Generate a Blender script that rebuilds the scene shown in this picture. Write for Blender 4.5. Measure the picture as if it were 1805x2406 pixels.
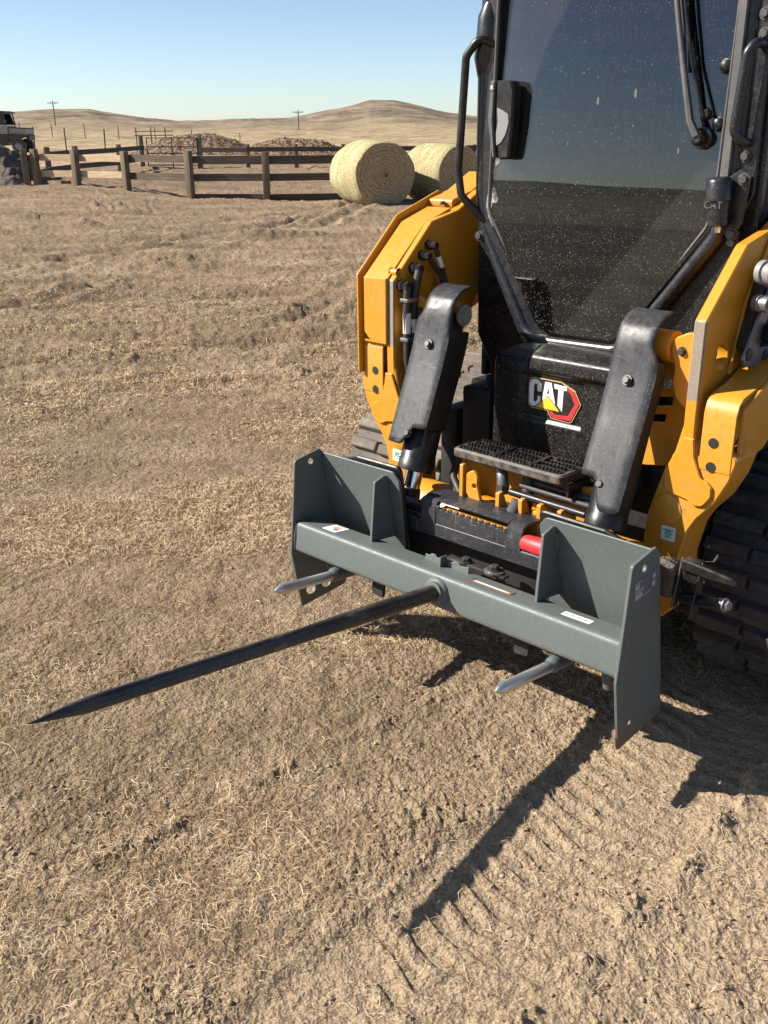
import bpy, bmesh, math, random
import numpy as np
from mathutils import Vector, Matrix
from mathutils.geometry import delaunay_2d_cdt
for o in list(bpy.data.objects): bpy.data.objects.remove(o)
SC = bpy.context.scene
COL = SC.collection
rad = math.radians
random.seed(7); RNG = np.random.default_rng(11)

# ------------------------------------------------------------------ camera, sky, sun, exposure
PITCH, ROLL = 0.37203, -0.008789
CAM = Vector((0, 0, 1.6))
F = Vector((0, math.cos(PITCH), -math.sin(PITCH))); Rv = Vector((1, 0, 0)); Uv = Rv.cross(F)
Rr = Rv*math.cos(ROLL)+Uv*math.sin(ROLL); Ur = -Rv*math.sin(ROLL)+Uv*math.cos(ROLL)
cam = bpy.data.cameras.new('camera'); cam.sensor_fit = 'HORIZONTAL'; cam.sensor_width = 36
cam.lens = 2314.9/1805*36; cam.clip_start = 0.05; cam.clip_end = 9000
co = bpy.data.objects.new('camera', cam); COL.objects.link(co)
co.matrix_world = Matrix(((Rr.x, Ur.x, -F.x, CAM.x), (Rr.y, Ur.y, -F.y, CAM.y), (Rr.z, Ur.z, -F.z, CAM.z), (0, 0, 0, 1)))
SC.camera = co

SUN_EL = rad(35.6); SUN_DIR = Vector((0.999*math.cos(SUN_EL), -0.046*math.cos(SUN_EL), -math.sin(SUN_EL)))
w = bpy.data.worlds.new('World'); SC.world = w; w.use_nodes = True
nt = w.node_tree; bg = nt.nodes['Background']
sky = nt.nodes.new('ShaderNodeTexSky'); sky.sky_type = 'NISHITA'; sky.sun_disc = False
sky.sun_elevation = SUN_EL; sky.sun_rotation = math.atan2(-SUN_DIR.x, -SUN_DIR.y)
sky.altitude = 300; sky.air_density = 0.7; sky.dust_density = 0.45; sky.ozone_density = 1.4
nt.links.new(sky.outputs[0], bg.inputs[0]); bg.inputs[1].default_value = 0.073
sl = bpy.data.lights.new('sun', 'SUN'); sl.energy = 5.0; sl.angle = rad(0.53); sl.color = (1.0, 0.94, 0.85)
so = bpy.data.objects.new('sun', sl); COL.objects.link(so)
so.rotation_euler = SUN_DIR.to_track_quat('-Z', 'Y').to_euler()
SC.view_settings.view_transform = 'Standard'; SC.view_settings.look = 'None'
SC.view_settings.exposure = 1.12; SC.view_settings.gamma = 1
SC.render.engine = 'CYCLES'; SC.cycles.max_bounces = 6; SC.cycles.diffuse_bounces = 2; SC.cycles.glossy_bounces = 3; SC.cycles.transmission_bounces = 2
SC.render.resolution_x = 768; SC.render.resolution_y = 1024

# ------------------------------------------------------------------ helpers
def tag(o, label=None, cat=None, group=None, kind=None):
    if label: o['label'] = label
    if cat: o['category'] = cat
    if group: o['group'] = group
    if kind: o['kind'] = kind
    return o
def empty(name, loc=(0, 0, 0), rz=0, rot=None):
    o = bpy.data.objects.new(name, None); COL.objects.link(o); o.location = loc
    o.rotation_euler = rot if rot else (0, 0, rz); o.empty_display_size = .1
    return o
def link(name, me, mat, parent=None, smooth=35):
    if mat and not me.materials: me.materials.append(mat)
    if smooth:
        me.polygons.foreach_set('use_smooth', [True]*len(me.polygons))
        me.set_sharp_from_angle(angle=rad(smooth))
    o = bpy.data.objects.new(name, me); COL.objects.link(o)
    if parent: o.parent = parent
    return o
def raw(name, v, f, mat, parent=None, smooth=35):
    me = bpy.data.meshes.new(name); me.from_pydata([tuple(map(float, p)) for p in v], [], f); me.update()
    return link(name, me, mat, parent, smooth)
def from_bm(name, bm, mat, parent=None, smooth=35):
    me = bpy.data.meshes.new(name); bm.to_mesh(me); bm.free()
    return link(name, me, mat, parent, smooth)
def fil(pts, r=0.0, n=4):
    """round the corners of a closed 2D outline; a point may carry its own radius"""
    out = []; N = len(pts)
    for i in range(N):
        p = Vector(pts[i][:2]); ri = pts[i][2] if len(pts[i]) > 2 else r
        a = Vector(pts[i-1][:2])-p; b = Vector(pts[(i+1) % N][:2])-p
        if ri <= 0 or a.length < 1e-6 or b.length < 1e-6: out.append(tuple(p)); continue
        ang = a.angle(b)
        if ang > 3.05: out.append(tuple(p)); continue
        t = min(ri/math.tan(ang/2), a.length*.48, b.length*.48)
        A = p+a.normalized()*t; B = p+b.normalized()*t
        for k in range(n+1):
            s = k/n; out.append(tuple(A*(1-s)**2+p*2*s*(1-s)+B*s*s))
    return out
def circ(cx, cy, r, n=16): return [(cx+r*math.cos(2*math.pi*i/n), cy+r*math.sin(2*math.pi*i/n)) for i in range(n)]
def _clean(pl):
    o = []
    for p in pl:
        if not o or math.hypot(p[0]-o[-1][0], p[1]-o[-1][1]) > 2e-4: o.append((float(p[0]), float(p[1])))
    while len(o) > 3 and math.hypot(o[0][0]-o[-1][0], o[0][1]-o[-1][1]) <= 2e-4: o.pop()
    return o
def _area(pl): return .5*sum(pl[i-1][0]*pl[i][1]-pl[i][0]*pl[i-1][1] for i in range(len(pl)))
def _in(c, pl):
    k = False
    for i in range(len(pl)):
        a = pl[i-1]; b = pl[i]
        if (a[1] > c.y) != (b[1] > c.y) and c.x < (b[0]-a[0])*(c.y-a[1])/(b[1]-a[1])+a[0]: k = not k
    return k
def _inset(pl, d):
    """shift a counter-clockwise ring inwards by d (mitred)"""
    o = []; n = len(pl)
    for i in range(n):
        p = Vector(pl[i]); a = (p-Vector(pl[i-1])).normalized(); b = (Vector(pl[(i+1) % n])-p).normalized()
        na = Vector((-a.y, a.x)); nb = Vector((-b.y, b.x)); m = na+nb
        if m.length < 1e-4: o.append(tuple(p+na*d)); continue
        m = m.normalized(); k = min(d/max(m.dot(na), .35), 2.2*d); o.append(tuple(p+m*k))
    return o
def plate_mesh(outline, axis, a0, a1, holes=(), r=0, bev=.002):
    t = abs(a1-a0); bev = min(bev, t*.35)
    rings = [_clean(fil(outline, r))]+[_clean(h) for h in holes]
    rings = [(q if (_area(q) > 0) == (i == 0) else q[::-1]) for i, q in enumerate(rings)]
    V = []; Fc = []; caps = []
    for q in rings:
        n = len(q); ins = _inset(q, bev) if bev > 0 else q; b0 = len(V)
        for ring, z in ((ins, -t/2), (q, -t/2+bev), (q, t/2-bev), (ins, t/2)): V += [(p[0], p[1], z) for p in ring]
        for l in range(3):
            for i in range(n): i2 = (i+1) % n; Fc.append((b0+l*n+i, b0+l*n+i2, b0+(l+1)*n+i2, b0+(l+1)*n+i))
        caps.append((b0, n, ins))
    pts = []; ed = []; idx = []
    for b0, n, ins in caps:
        k0 = len(pts); pts += [Vector(p) for p in ins]; idx += [(b0+i, b0+3*n+i) for i in range(n)]; ed += [(k0+i, k0+(i+1) % n) for i in range(n)]
    ov, oe, of, orig, _, _ = delaunay_2d_cdt(pts, ed, [], 1, 1e-7)
    for f in of:
        c = sum((ov[v] for v in f), Vector((0, 0)))/len(f)
        if any(_in(c, q[2]) for q in caps[1:]): continue
        try: ids = [orig[v][0] for v in f]
        except IndexError: continue
        if len(set(ids)) < 3: continue
        A = _area([tuple(ov[v]) for v in f])
        if A < 0: ids = ids[::-1]
        Fc.append(tuple(idx[i][1] for i in ids)); Fc.append(tuple(idx[i][0] for i in ids[::-1]))
    me = bpy.data.meshes.new('plate'); me.from_pydata(V, [], Fc); me.update()
    m = (a0+a1)/2
    me.transform({'x': Matrix(((0, 0, 1, m), (1, 0, 0, 0), (0, 1, 0, 0), (0, 0, 0, 1))),
                  'y': Matrix(((1, 0, 0, 0), (0, 0, -1, m), (0, 1, 0, 0), (0, 0, 0, 1))),
                  'z': Matrix(((1, 0, 0, 0), (0, 1, 0, 0), (0, 0, 1, m), (0, 0, 0, 1)))}[axis])
    return me
def plate(name, outline, axis, a0, a1, mat, parent=None, holes=(), r=0, bev=.002, smooth=35):
    return link(name, plate_mesh(outline, axis, a0, a1, holes, r, bev), mat, parent, smooth)
def box(name, lo, hi, mat, parent=None, bev=.004, seg=2, M=None):
    bm = bmesh.new(); bmesh.ops.create_cube(bm, size=1)
    for v in bm.verts: v.co = Vector([lo[i]+(v.co[i]+.5)*(hi[i]-lo[i]) for i in range(3)])
    if bev: bmesh.ops.bevel(bm, geom=bm.edges[:], offset=bev, segments=seg, affect='EDGES', profile=.5)
    if M: bmesh.ops.transform(bm, matrix=M, verts=bm.verts)
    return from_bm(name, bm, mat, parent)
def bm_box(bm, lo, hi, M=None):
    r = bmesh.ops.create_cube(bm, size=1)['verts']
    for v in r:
        v.co = Vector([lo[i]+(v.co[i]+.5)*(hi[i]-lo[i]) for i in range(3)])
        if M: v.co = M @ v.co
    return r
def fil3(pts, r, n=5):
    pts = [Vector(p) for p in pts]; out = [pts[0]]
    for i in range(1, len(pts)-1):
        p = pts[i]; a = pts[i-1]-p; b = pts[i+1]-p; ang = a.angle(b)
        if ang > 3.0: out.append(p); continue
        t = min(r/math.tan(ang/2), a.length*.48, b.length*.48)
        A = p+a.normalized()*t; B = p+b.normalized()*t
        for k in range(n+1):
            s = k/n; out.append(A*(1-s)**2+p*2*s*(1-s)+B*s*s)
    return out+[pts[-1]]
def tube_data(pts, r, seg=12, cap=True):
    pts = [Vector(p) for p in pts]; n = len(pts); rs = r if hasattr(r, '__len__') else [r]*n
    T = [(pts[min(i+1, n-1)]-pts[max(i-1, 0)]).normalized() for i in range(n)]
    ref = Vector((0, 0, 1)) if abs(T[0].z) < .9 else Vector((1, 0, 0))
    N = (ref-T[0]*ref.dot(T[0])).normalized(); V = []; Fc = []
    for i in range(n):
        N = (N-T[i]*N.dot(T[i])).normalized(); B = T[i].cross(N)
        for k in range(seg):
            a = 2*math.pi*k/seg; V.append(pts[i]+(N*math.cos(a)+B*math.sin(a))*rs[i])
    for i in range(n-1):
        for k in range(seg):
            k2 = (k+1) % seg; Fc.append((i*seg+k, i*seg+k2, (i+1)*seg+k2, (i+1)*seg+k))
    if cap: Fc.append(tuple(range(seg))[::-1]); Fc.append(tuple((n-1)*seg+k for k in range(seg)))
    return V, Fc
def tube(name, pts, r, mat, parent=None, seg=12, bend=0, smooth=45):
    if bend: pts = fil3(pts, bend)
    v, f = tube_data(pts, r, seg); return raw(name, v, f, mat, parent, smooth)
def cyl(name, a, b, prof, mat, parent=None, seg=24, smooth=40):
    """lathe between a and b: prof = [(t 0..1, radius), ...]"""
    a = Vector(a); b = Vector(b); T = (b-a).normalized()
    ref = Vector((0, 0, 1)) if abs(T.z) < .9 else Vector((1, 0, 0)); N = (ref-T*ref.dot(T)).normalized(); B = T.cross(N)
    V = []; Fc = []
    for t, r in prof:
        for k in range(seg):
            an = 2*math.pi*k/seg; V.append(a+(b-a)*t+(N*math.cos(an)+B*math.sin(an))*max(r, 1e-4))
    for i in range(len(prof)-1):
        for k in range(seg):
            k2 = (k+1) % seg; Fc.append((i*seg+k, i*seg+k2, (i+1)*seg+k2, (i+1)*seg+k))
    Fc.append(tuple(range(seg))[::-1]); Fc.append(tuple((len(prof)-1)*seg+k for k in range(seg)))
    return raw(name, V, Fc, mat, parent, smooth)
_bolt = {}
def bolt(p, d, r, mat, parent, name='bolt'):
    key = mat.name
    if key not in _bolt:
        V = []; Fc = []; rings = [(0, 1.35, 24), (.25, 1.35, 24), (.25, 1.0, 6), (.95, 1.0, 6), (1.05, .86, 6)]
        bm = bmesh.new()
        bmesh.ops.create_cone(bm, cap_ends=True, segments=20, radius1=1.4, radius2=1.35, depth=.25, matrix=Matrix.Translation((0, 0, .12)))
        bmesh.ops.create_cone(bm, cap_ends=True, segments=6, radius1=1.0, radius2=1.0, depth=.7, matrix=Matrix.Translation((0, 0, .6)))
        bmesh.ops.create_cone(bm, cap_ends=True, segments=6, radius1=1.0, radius2=.84, depth=.12, matrix=Matrix.Translation((0, 0, 1.0)))
        me = bpy.data.meshes.new('bolt'); bm.to_mesh(me); bm.free(); me.materials.append(mat); _bolt[key] = me
    o = bpy.data.objects.new(name, _bolt[key]); COL.objects.link(o); o.parent = parent
    o.location = p; o.rotation_euler = Vector(d).to_track_quat('Z', 'Y').to_euler(); o.scale = (r, r, r)
    return o
def text_mesh(body, size, ext=.0006):
    cu = bpy.data.curves.new('t', 'FONT'); cu.body = body; cu.size = size; cu.extrude = ext; cu.align_x = 'CENTER'; cu.align_y = 'CENTER'
    ob = bpy.data.objects.new('t', cu); me = bpy.data.meshes.new_from_object(ob); bpy.data.objects.remove(ob); bpy.data.curves.remove(cu)
    me.materials.clear(); return me

# ---- numpy gradient noise
_GA = np.random.default_rng(99).uniform(0, 2*math.pi, 4096); _GX = np.cos(_GA).astype(np.float32); _GY = np.sin(_GA).astype(np.float32)
def _h(ix, iy, s):
    n = (ix*np.uint32(374761393)+iy*np.uint32(668265263)+np.uint32((s*2246822519) & 0xffffffff)).astype(np.uint32)
    n = (n ^ (n >> np.uint32(13)))*np.uint32(1274126177)
    return (n ^ (n >> np.uint32(16))) & np.uint32(4095)
def pn(x, y, s=0):
    x = np.asarray(x, np.float64); y = np.asarray(y, np.float64)+0*x
    fx0 = np.floor(x); fy0 = np.floor(y); fx = (x-fx0).astype(np.float32); fy = (y-fy0).astype(np.float32)
    ix = fx0.astype(np.int64).astype(np.uint32); iy = fy0.astype(np.int64).astype(np.uint32)
    u = fx*fx*fx*(fx*(fx*6-15)+10); v = fy*fy*fy*(fy*(fy*6-15)+10); o = np.uint32(1)
    def g(a, b):
        t = _h(ix+o if a else ix, iy+o if b else iy, s); return _GX[t]*(fx-a)+_GY[t]*(fy-b)
    A = g(0, 0); A = A+(g(1, 0)-A)*u; B = g(0, 1); B = B+(g(1, 1)-B)*u
    return ((A+(B-A)*v)*1.5).astype(np.float64)
def fbm(x, y, o=4, s=0, g=.5):
    r = 0; a = 1
    for i in range(o): r = r+a*pn(x*2**i+i*17.3, y*2**i-i*9.1, s+i); a *= g
    return r
def sst(a, b, x):
    t = np.clip((x-a)/(b-a), 0, 1); return t*t*(3-2*t)

# ------------------------------------------------------------------ materials
def nodes(name):
    m = bpy.data.materials.new(name); m.use_nodes = True; nt = m.node_tree
    return m, nt, nt.nodes['Principled BSDF'], nt.nodes['Material Output']
class NT:
    """small node-building shorthand"""
    def __init__(s, nt): s.nt = nt
    def n(s, t, **k):
        x = s.nt.nodes.new(t)
        for a, b in k.items(): setattr(x, a, b)
        return x
    def l(s, a, b): s.nt.links.new(a, b)
    def co(s, kind='Object', scale=None):
        c = s.n('ShaderNodeTexCoord').outputs[kind]
        if scale:
            m = s.n('ShaderNodeMapping'); m.inputs['Scale'].default_value = scale; s.l(c, m.inputs[0]); c = m.outputs[0]
        return c
    def noise(s, c, scale, detail=4, rough=.55, dist=0):
        x = s.n('ShaderNodeTexNoise'); s.l(c, x.inputs['Vector']); x.inputs['Scale'].default_value = scale
        x.inputs['Detail'].default_value = detail; x.inputs['Roughness'].default_value = rough; x.inputs['Distortion'].default_value = dist
        return x.outputs[0]
    def ramp(s, f, stops):
        x = s.n('ShaderNodeValToRGB'); e = x.color_ramp.elements
        while len(e) < len(stops): e.new(.5)
        for q, (p, c) in zip(e, stops): q.position = p; q.color = (*c, 1) if len(c) == 3 else c
        s.l(f, x.inputs[0]); return x.outputs[0]
    def rng(s, f, a, b, c=0, d=1):
        x = s.n('ShaderNodeMapRange'); x.inputs[1].default_value = a; x.inputs[2].default_value = b
        x.inputs[3].default_value = c; x.inputs[4].default_value = d; s.l(f, x.inputs[0]); return x.outputs[0]
    def math(s, op, a, b=None):
        x = s.n('ShaderNodeMath', operation=op)
        for i, v in enumerate((a, b)):
            if v is None: continue
            if isinstance(v, (int, float)): x.inputs[i].default_value = v
            else: s.l(v, x.inputs[i])
        return x.outputs[0]
    def mix(s, f, a, b):
        x = s.n('ShaderNodeMix', data_type='RGBA')
        for i, v in ((0, f), (6, a), (7, b)):
            if isinstance(v, (int, float)): x.inputs[i].default_value = v
            elif isinstance(v, tuple): x.inputs[i].default_value = (*v, 1) if len(v) == 3 else v
            else: s.l(v, x.inputs[i])
        return x.outputs[2]
    def specks(s, c, scale, size, dens=.5):
        v = s.n('ShaderNodeTexVoronoi'); v.inputs['Scale'].default_value = scale; s.l(c, v.inputs['Vector'])
        sep = s.n('ShaderNodeSeparateColor'); s.l(v.outputs['Color'], sep.inputs[0])
        r = s.math('POWER', sep.outputs[0], 4.0); r = s.math('MULTIPLY', r, size)
        on = s.math('GREATER_THAN', sep.outputs[1], 1-dens); r = s.math('MULTIPLY', r, on)
        return s.math('LESS_THAN', v.outputs['Distance'], r)
    def bump(s, h, strength, dist, normal=None):
        x = s.n('ShaderNodeBump'); x.inputs['Strength'].default_value = strength; x.inputs['Distance'].default_value = dist
        s.l(h, x.inputs['Height'])
        if normal: s.l(normal, x.inputs['Normal'])
        return x.outputs[0]
def paint(name, col, rough=.4, var=.12, dust=0.0, speck=0.0, dustcol=(.36, .29, .21), bump=.05, bs=60, metal=0, coat=0, scratch=0, scol=(.35, .33, .3), spec=.5):
    m, nt, b, out = nodes(name); k = NT(nt); c = k.co()
    n1 = k.noise(c, 6, 6); n2 = k.noise(c, 45, 5)
    lo = tuple(x*(1-var) for x in col); hi = tuple(min(1, x*(1+var)) for x in col)
    colr = k.mix(n1, lo, hi)
    if dust:
        d = k.math('MULTIPLY', k.rng(n1, .35, .75), k.rng(n2, .3, .8)); d = k.math('MULTIPLY', d, dust)
        colr = k.mix(d, colr, dustcol)
    if scratch:
        s1 = k.noise(k.co('Object', (60, 8, 5)), 2.2, 3, .6); a = k.rng(s1, .60, .66)
        s2 = k.noise(k.co('Object', (9, 40, 34)), 2.2, 2, .6, .6); bb = k.rng(s2, .655, .69)
        mk = k.math('MULTIPLY', k.math('MAXIMUM', a, bb), k.rng(n1, .40, .58)); mk = k.math('MULTIPLY', mk, scratch)
        colr = k.mix(mk, colr, scol)
    if speck:
        sp = k.specks(c, 420, .5, .75); sp2 = k.specks(c, 170, .30, .45)
        mk = k.math('MULTIPLY', k.math('MAXIMUM', sp, sp2), speck)
        colr = k.mix(mk, colr, (.42, .38, .33))
    k.l(colr, b.inputs['Base Color']); k.l(k.rng(n2, .25, .8, max(.02, rough-.1), min(1, rough+.16)), b.inputs['Roughness'])
    b.inputs['Metallic'].default_value = metal; b.inputs['Coat Weight'].default_value = coat; b.inputs['Specular IOR Level'].default_value = spec
    if bump: k.l(k.bump(k.noise(c, bs, 3), bump, .004), b.inputs['Normal'])
    return m
M = {}
YEL = (.53, .228, .011)
M['yel'] = paint('yellow_paint', YEL, .40, .09, .30, .10, bump=.04, scratch=.30, scol=(.20, .11, .03))
M['blk'] = paint('black_paint', (.008, .008, .0085), .36, .3, .10, 0, bump=.04, spec=.4)
M['guard'] = paint('scuffed_black_guard', (.021, .0225, .027), .42, .10, .12, .25, bump=.04, scratch=.6, scol=(.15, .128, .105), spec=.35)
M['plastic'] = paint('dusty_black_plastic', (.006, .006, .0065), .34, .3, .08, .45, bump=.08, bs=240, spec=.35)
M['stepm'] = paint('dust_covered_step_plastic', (.02, .019, .018), .6, .3, .95, .3, dustcol=(.30, .24, .17), bump=.2, bs=160)
M['pillar'] = paint('cab_pillar_paint', (.011, .012, .015), .30, .2, .08, .22, bump=.03)
M['rubber'] = paint('dusty_track_rubber', (.030, .029, .029), .8, .25, .7, 0, dustcol=(.25, .20, .15), bump=.3, bs=90)
M['rubberd'] = paint('dust_caked_track_rubber', (.10, .085, .07), .85, .3, 1.0, 0, dustcol=(.36, .28, .20), bump=.3, bs=90)
M['gray'] = paint('grey_spear_paint', (.108, .123, .118), .42, .08, .35, .32, dustcol=(.24, .22, .18), bump=.03)
M['galv'] = paint('bright_steel_tine', (.52, .53, .54), .36, .15, .15, 0, bump=.05, metal=.9)
M['tine'] = paint('black_forged_tine', (.010, .0098, .0095), .40, .3, .22, .15, bump=.3, bs=35, scratch=.45, scol=(.20, .17, .14))
M['chrome'] = paint('chrome_rod', (.75, .75, .76), .12, .05, .05, 0, bump=0, metal=1)
M['steel'] = paint('dull_steel', (.20, .20, .21), .42, .2, .3, 0, bump=.05, metal=.7)
M['bolt'] = paint('bolt_dark_zinc', (.07, .07, .07), .42, .2, .35, 0, bump=0, metal=.6)
M['hose'] = paint('black_hose_rubber', (.016, .016, .017), .55, .2, .2, 0, bump=.05)
M['white'] = paint('white_label', (.78, .77, .74), .5, .03, .15, 0, bump=0)
M['red'] = paint('red_plastic', (.55, .02, .025), .45, .1, .1, 0, bump=0)
M['green'] = paint('green_print', (.05, .30, .13), .5, .1, 0, 0, bump=0)
M['print'] = paint('dark_print', (.05, .05, .05), .6, .1, 0, 0, bump=0)
M['lgray'] = paint('light_grey_plastic', (.20, .195, .19), .5, .1, .2, 0, bump=.1, bs=200)
M['mgray'] = paint('mid_grey_rubber', (.07, .068, .066), .5, .15, .3, 0, bump=.1, bs=200)
M['orange'] = paint('orange_print', (.70, .30, .15), .5, .1, .2, 0, bump=0)
M['blue'] = paint('blue_print', (.08, .16, .32), .5, .1, .1, 0, bump=0)
M['dlabel'] = paint('dark_silver_data_label', (.10, .105, .13), .35, .1, .1, 0, bump=0)
M['slabel'] = paint('silver_label_print', (.36, .36, .39), .4, .1, .1, 0, bump=0)
M['inner'] = paint('dark_interior', (.007, .007, .0075), .7, .2, .1, 0, bump=.05)
M['seat'] = paint('dark_seat_fabric', (.045, .044, .046), .8, .2, .2, 0, bump=.1)
M['badge'] = paint('badge_black', (.012, .012, .013), .35, .1, .1, .2, bump=0)
M['gold'] = paint('badge_gold_edge', (.62, .40, .16), .4, .1, .1, 0, bump=0)
M['by'] = paint('badge_yellow', (.80, .48, .03), .4, .1, .1, 0, bump=0)
M['bred'] = paint('badge_red', (.56, .025, .03), .4, .1, .1, .2, bump=0)
M['bwhite'] = paint('badge_white', (.80, .80, .79), .4, .03, .05, 0, bump=0)

def arm_paint():
    """yellow paint, worn to bare brown steel along the front edge"""
    m, nt, b, out = nodes('yellow_paint_worn_edge'); k = NT(nt); c = k.co()
    n1 = k.noise(c, 6, 6); n2 = k.noise(c, 45, 5)
    col = k.mix(n1, tuple(x*.93 for x in YEL), tuple(x*1.05 for x in YEL))
    sep = k.n('ShaderNodeSeparateXYZ'); k.l(c, sep.inputs[0])
    front = k.math('LESS_THAN', sep.outputs[1], .3865)
    nz = k.math('ADD', sep.outputs[2], k.math('MULTIPLY', k.math('SUBTRACT', k.noise(c, 40, 5), .5), .05))
    zr = k.math('MULTIPLY', k.math('GREATER_THAN', nz, .945), k.math('LESS_THAN', nz, 1.150))
    chips = k.math('GREATER_THAN', k.noise(c, 90, 3), .30)
    mk = k.math('MULTIPLY', k.math('MULTIPLY', front, zr), chips)
    worn = k.mix(k.noise(c, 220, 4, .7), (.10, .075, .055), (.36, .29, .22))
    col = k.mix(k.math('MULTIPLY', k.math('MULTIPLY', k.rng(n1, .35, .75), k.rng(n2, .3, .8)), .2), col, (.36, .28, .2))
    k.l(k.mix(mk, col, worn), b.inputs['Base Color']); k.l(k.rng(mk, 0, 1, .36, .75), b.inputs['Roughness'])
    k.l(k.bump(k.noise(c, 60, 3), .03, .004), b.inputs['Normal'])
    return m
def grey_paint():
    """grey sprayed steel with dust, pale flecks, rubbed edges and dried dirt low on the frame"""
    m, nt, b, out = nodes('grey_spear_paint'); k = NT(nt); c = k.co(); n1 = k.noise(c, 5, 6); n2 = k.noise(c, 40, 5, .6)
    col = k.mix(n1, (.086, .100, .096), (.100, .114, .109))
    run = k.noise(k.co('Object', (30, 30, 5)), 3, 4, .65); col = k.mix(k.math('MULTIPLY', k.rng(run, .50, .75), .16), col, (.20, .19, .16))
    col = k.mix(k.math('MULTIPLY', k.math('MAXIMUM', k.specks(c, 420, .5, .6), k.specks(c, 170, .24, .25)), .26), col, (.42, .40, .35))
    sep = k.n('ShaderNodeSeparateXYZ'); k.l(c, sep.inputs[0])
    z = k.math('ADD', sep.outputs[2], k.math('MULTIPLY', k.math('SUBTRACT', k.noise(c, 14, 5, .65), .5), .16))
    col = k.mix(k.math('MULTIPLY', k.rng(z, -.175, -.225), .7), col, (.115, .070, .045))
    k.l(col, b.inputs['Base Color']); k.l(k.rng(n2, .25, .8, .46, .62), b.inputs['Roughness']); k.l(k.bump(n2, .06, .003), b.inputs['Normal'])
    return m
M['gray'] = grey_paint()
M['arm'] = arm_paint()

def glass_mat():
    """tinted windscreen: mirror reflection at the surface, dark see-through body, dust film and spatter"""
    m, nt, b, out = nodes('dusty_tinted_glass'); k = NT(nt); c = k.co()
    nt.nodes.remove(b)
    gl = k.n('ShaderNodeBsdfGlossy'); gl.inputs['Roughness'].default_value = .012; gl.inputs['Color'].default_value = (.80, .90, 1, 1)
    tr = k.n('ShaderNodeBsdfTransparent'); tr.inputs['Color'].default_value = (.28, .31, .33, 1)
    fr = k.n('ShaderNodeFresnel'); fr.inputs['IOR'].default_value = 1.62
    mx = k.n('ShaderNodeMixShader'); k.l(fr.outputs[0], mx.inputs[0]); k.l(tr.outputs[0], mx.inputs[1]); k.l(gl.outputs[0], mx.inputs[2])
    sep = k.n('ShaderNodeSeparateXYZ'); k.l(c, sep.inputs[0]); X, Z = sep.outputs[0], sep.outputs[2]
    n = k.noise(c, 14, 5); nf = k.noise(k.co('Object', (40, 40, 6)), 4, 4, .6)
    # wiped arc: dust stays outside a circle swept by the wiper, and in the lower right triangle
    dx = k.math('SUBTRACT', X, .34); dz = k.math('SUBTRACT', Z, 1.567)
    rr = k.math('SQRT', k.math('ADD', k.math('MULTIPLY', dx, dx), k.math('MULTIPLY', dz, dz)))
    outer = k.rng(rr, .575, .590); inn = k.rng(rr, .10, .095)
    diag = k.math('SUBTRACT', k.math('MULTIPLY', k.math('SUBTRACT', X, -.005), 1.16), k.math('SUBTRACT', Z, 1.09))
    tri = k.rng(diag, -.004, .006)
    up = k.rng(Z, 1.40, 1.5)
    film = k.math('ADD', k.math('MULTIPLY', outer, k.math('MULTIPLY', up, .030)), k.math('MULTIPLY', tri, .024))
    film = k.math('ADD', film, k.math('MULTIPLY', k.rng(nf, .45, .75), .012))
    film = k.math('MULTIPLY', film, k.rng(n, .2, .7, .6, 1.25))
    film = k.math('ADD', film, .004)
    low = k.rng(Z, 1.45, 1.02, .35, 1.0)
    sp = k.math('MULTIPLY', k.specks(c, 380, .55, .55), k.math('MULTIPLY', low, .42))
    sp2 = k.math('MULTIPLY', k.specks(c, 150, .27, .26), .34)
    sp3 = k.math('MULTIPLY', k.specks(k.co('Object', (1.3, 1, .5)), 26, .16, .5), .22)
    left = k.math('MULTIPLY', k.math('LESS_THAN', k.math('ADD', X, k.math('MULTIPLY', k.math('SUBTRACT', k.noise(c, 30, 5), .5), .12)), -.352), k.math('LESS_THAN', Z, 1.53))
    left = k.math('MULTIPLY', left, k.rng(k.noise(c, 60, 5), .4, .6, .1, .75))
    fac = k.math('MAXIMUM', k.math('MAXIMUM', film, left), k.math('MAXIMUM', k.math('MAXIMUM', sp, sp2), sp3))
    df = k.n('ShaderNodeBsdfDiffuse'); df.inputs['Color'].default_value = (.46, .42, .38, 1)
    m2 = k.n('ShaderNodeMixShader'); k.l(fac, m2.inputs[0]); k.l(mx.outputs[0], m2.inputs[1]); k.l(df.outputs[0], m2.inputs[2])
    k.l(m2.outputs[0], out.inputs[0])
    return m
M['glass'] = glass_mat()

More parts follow.
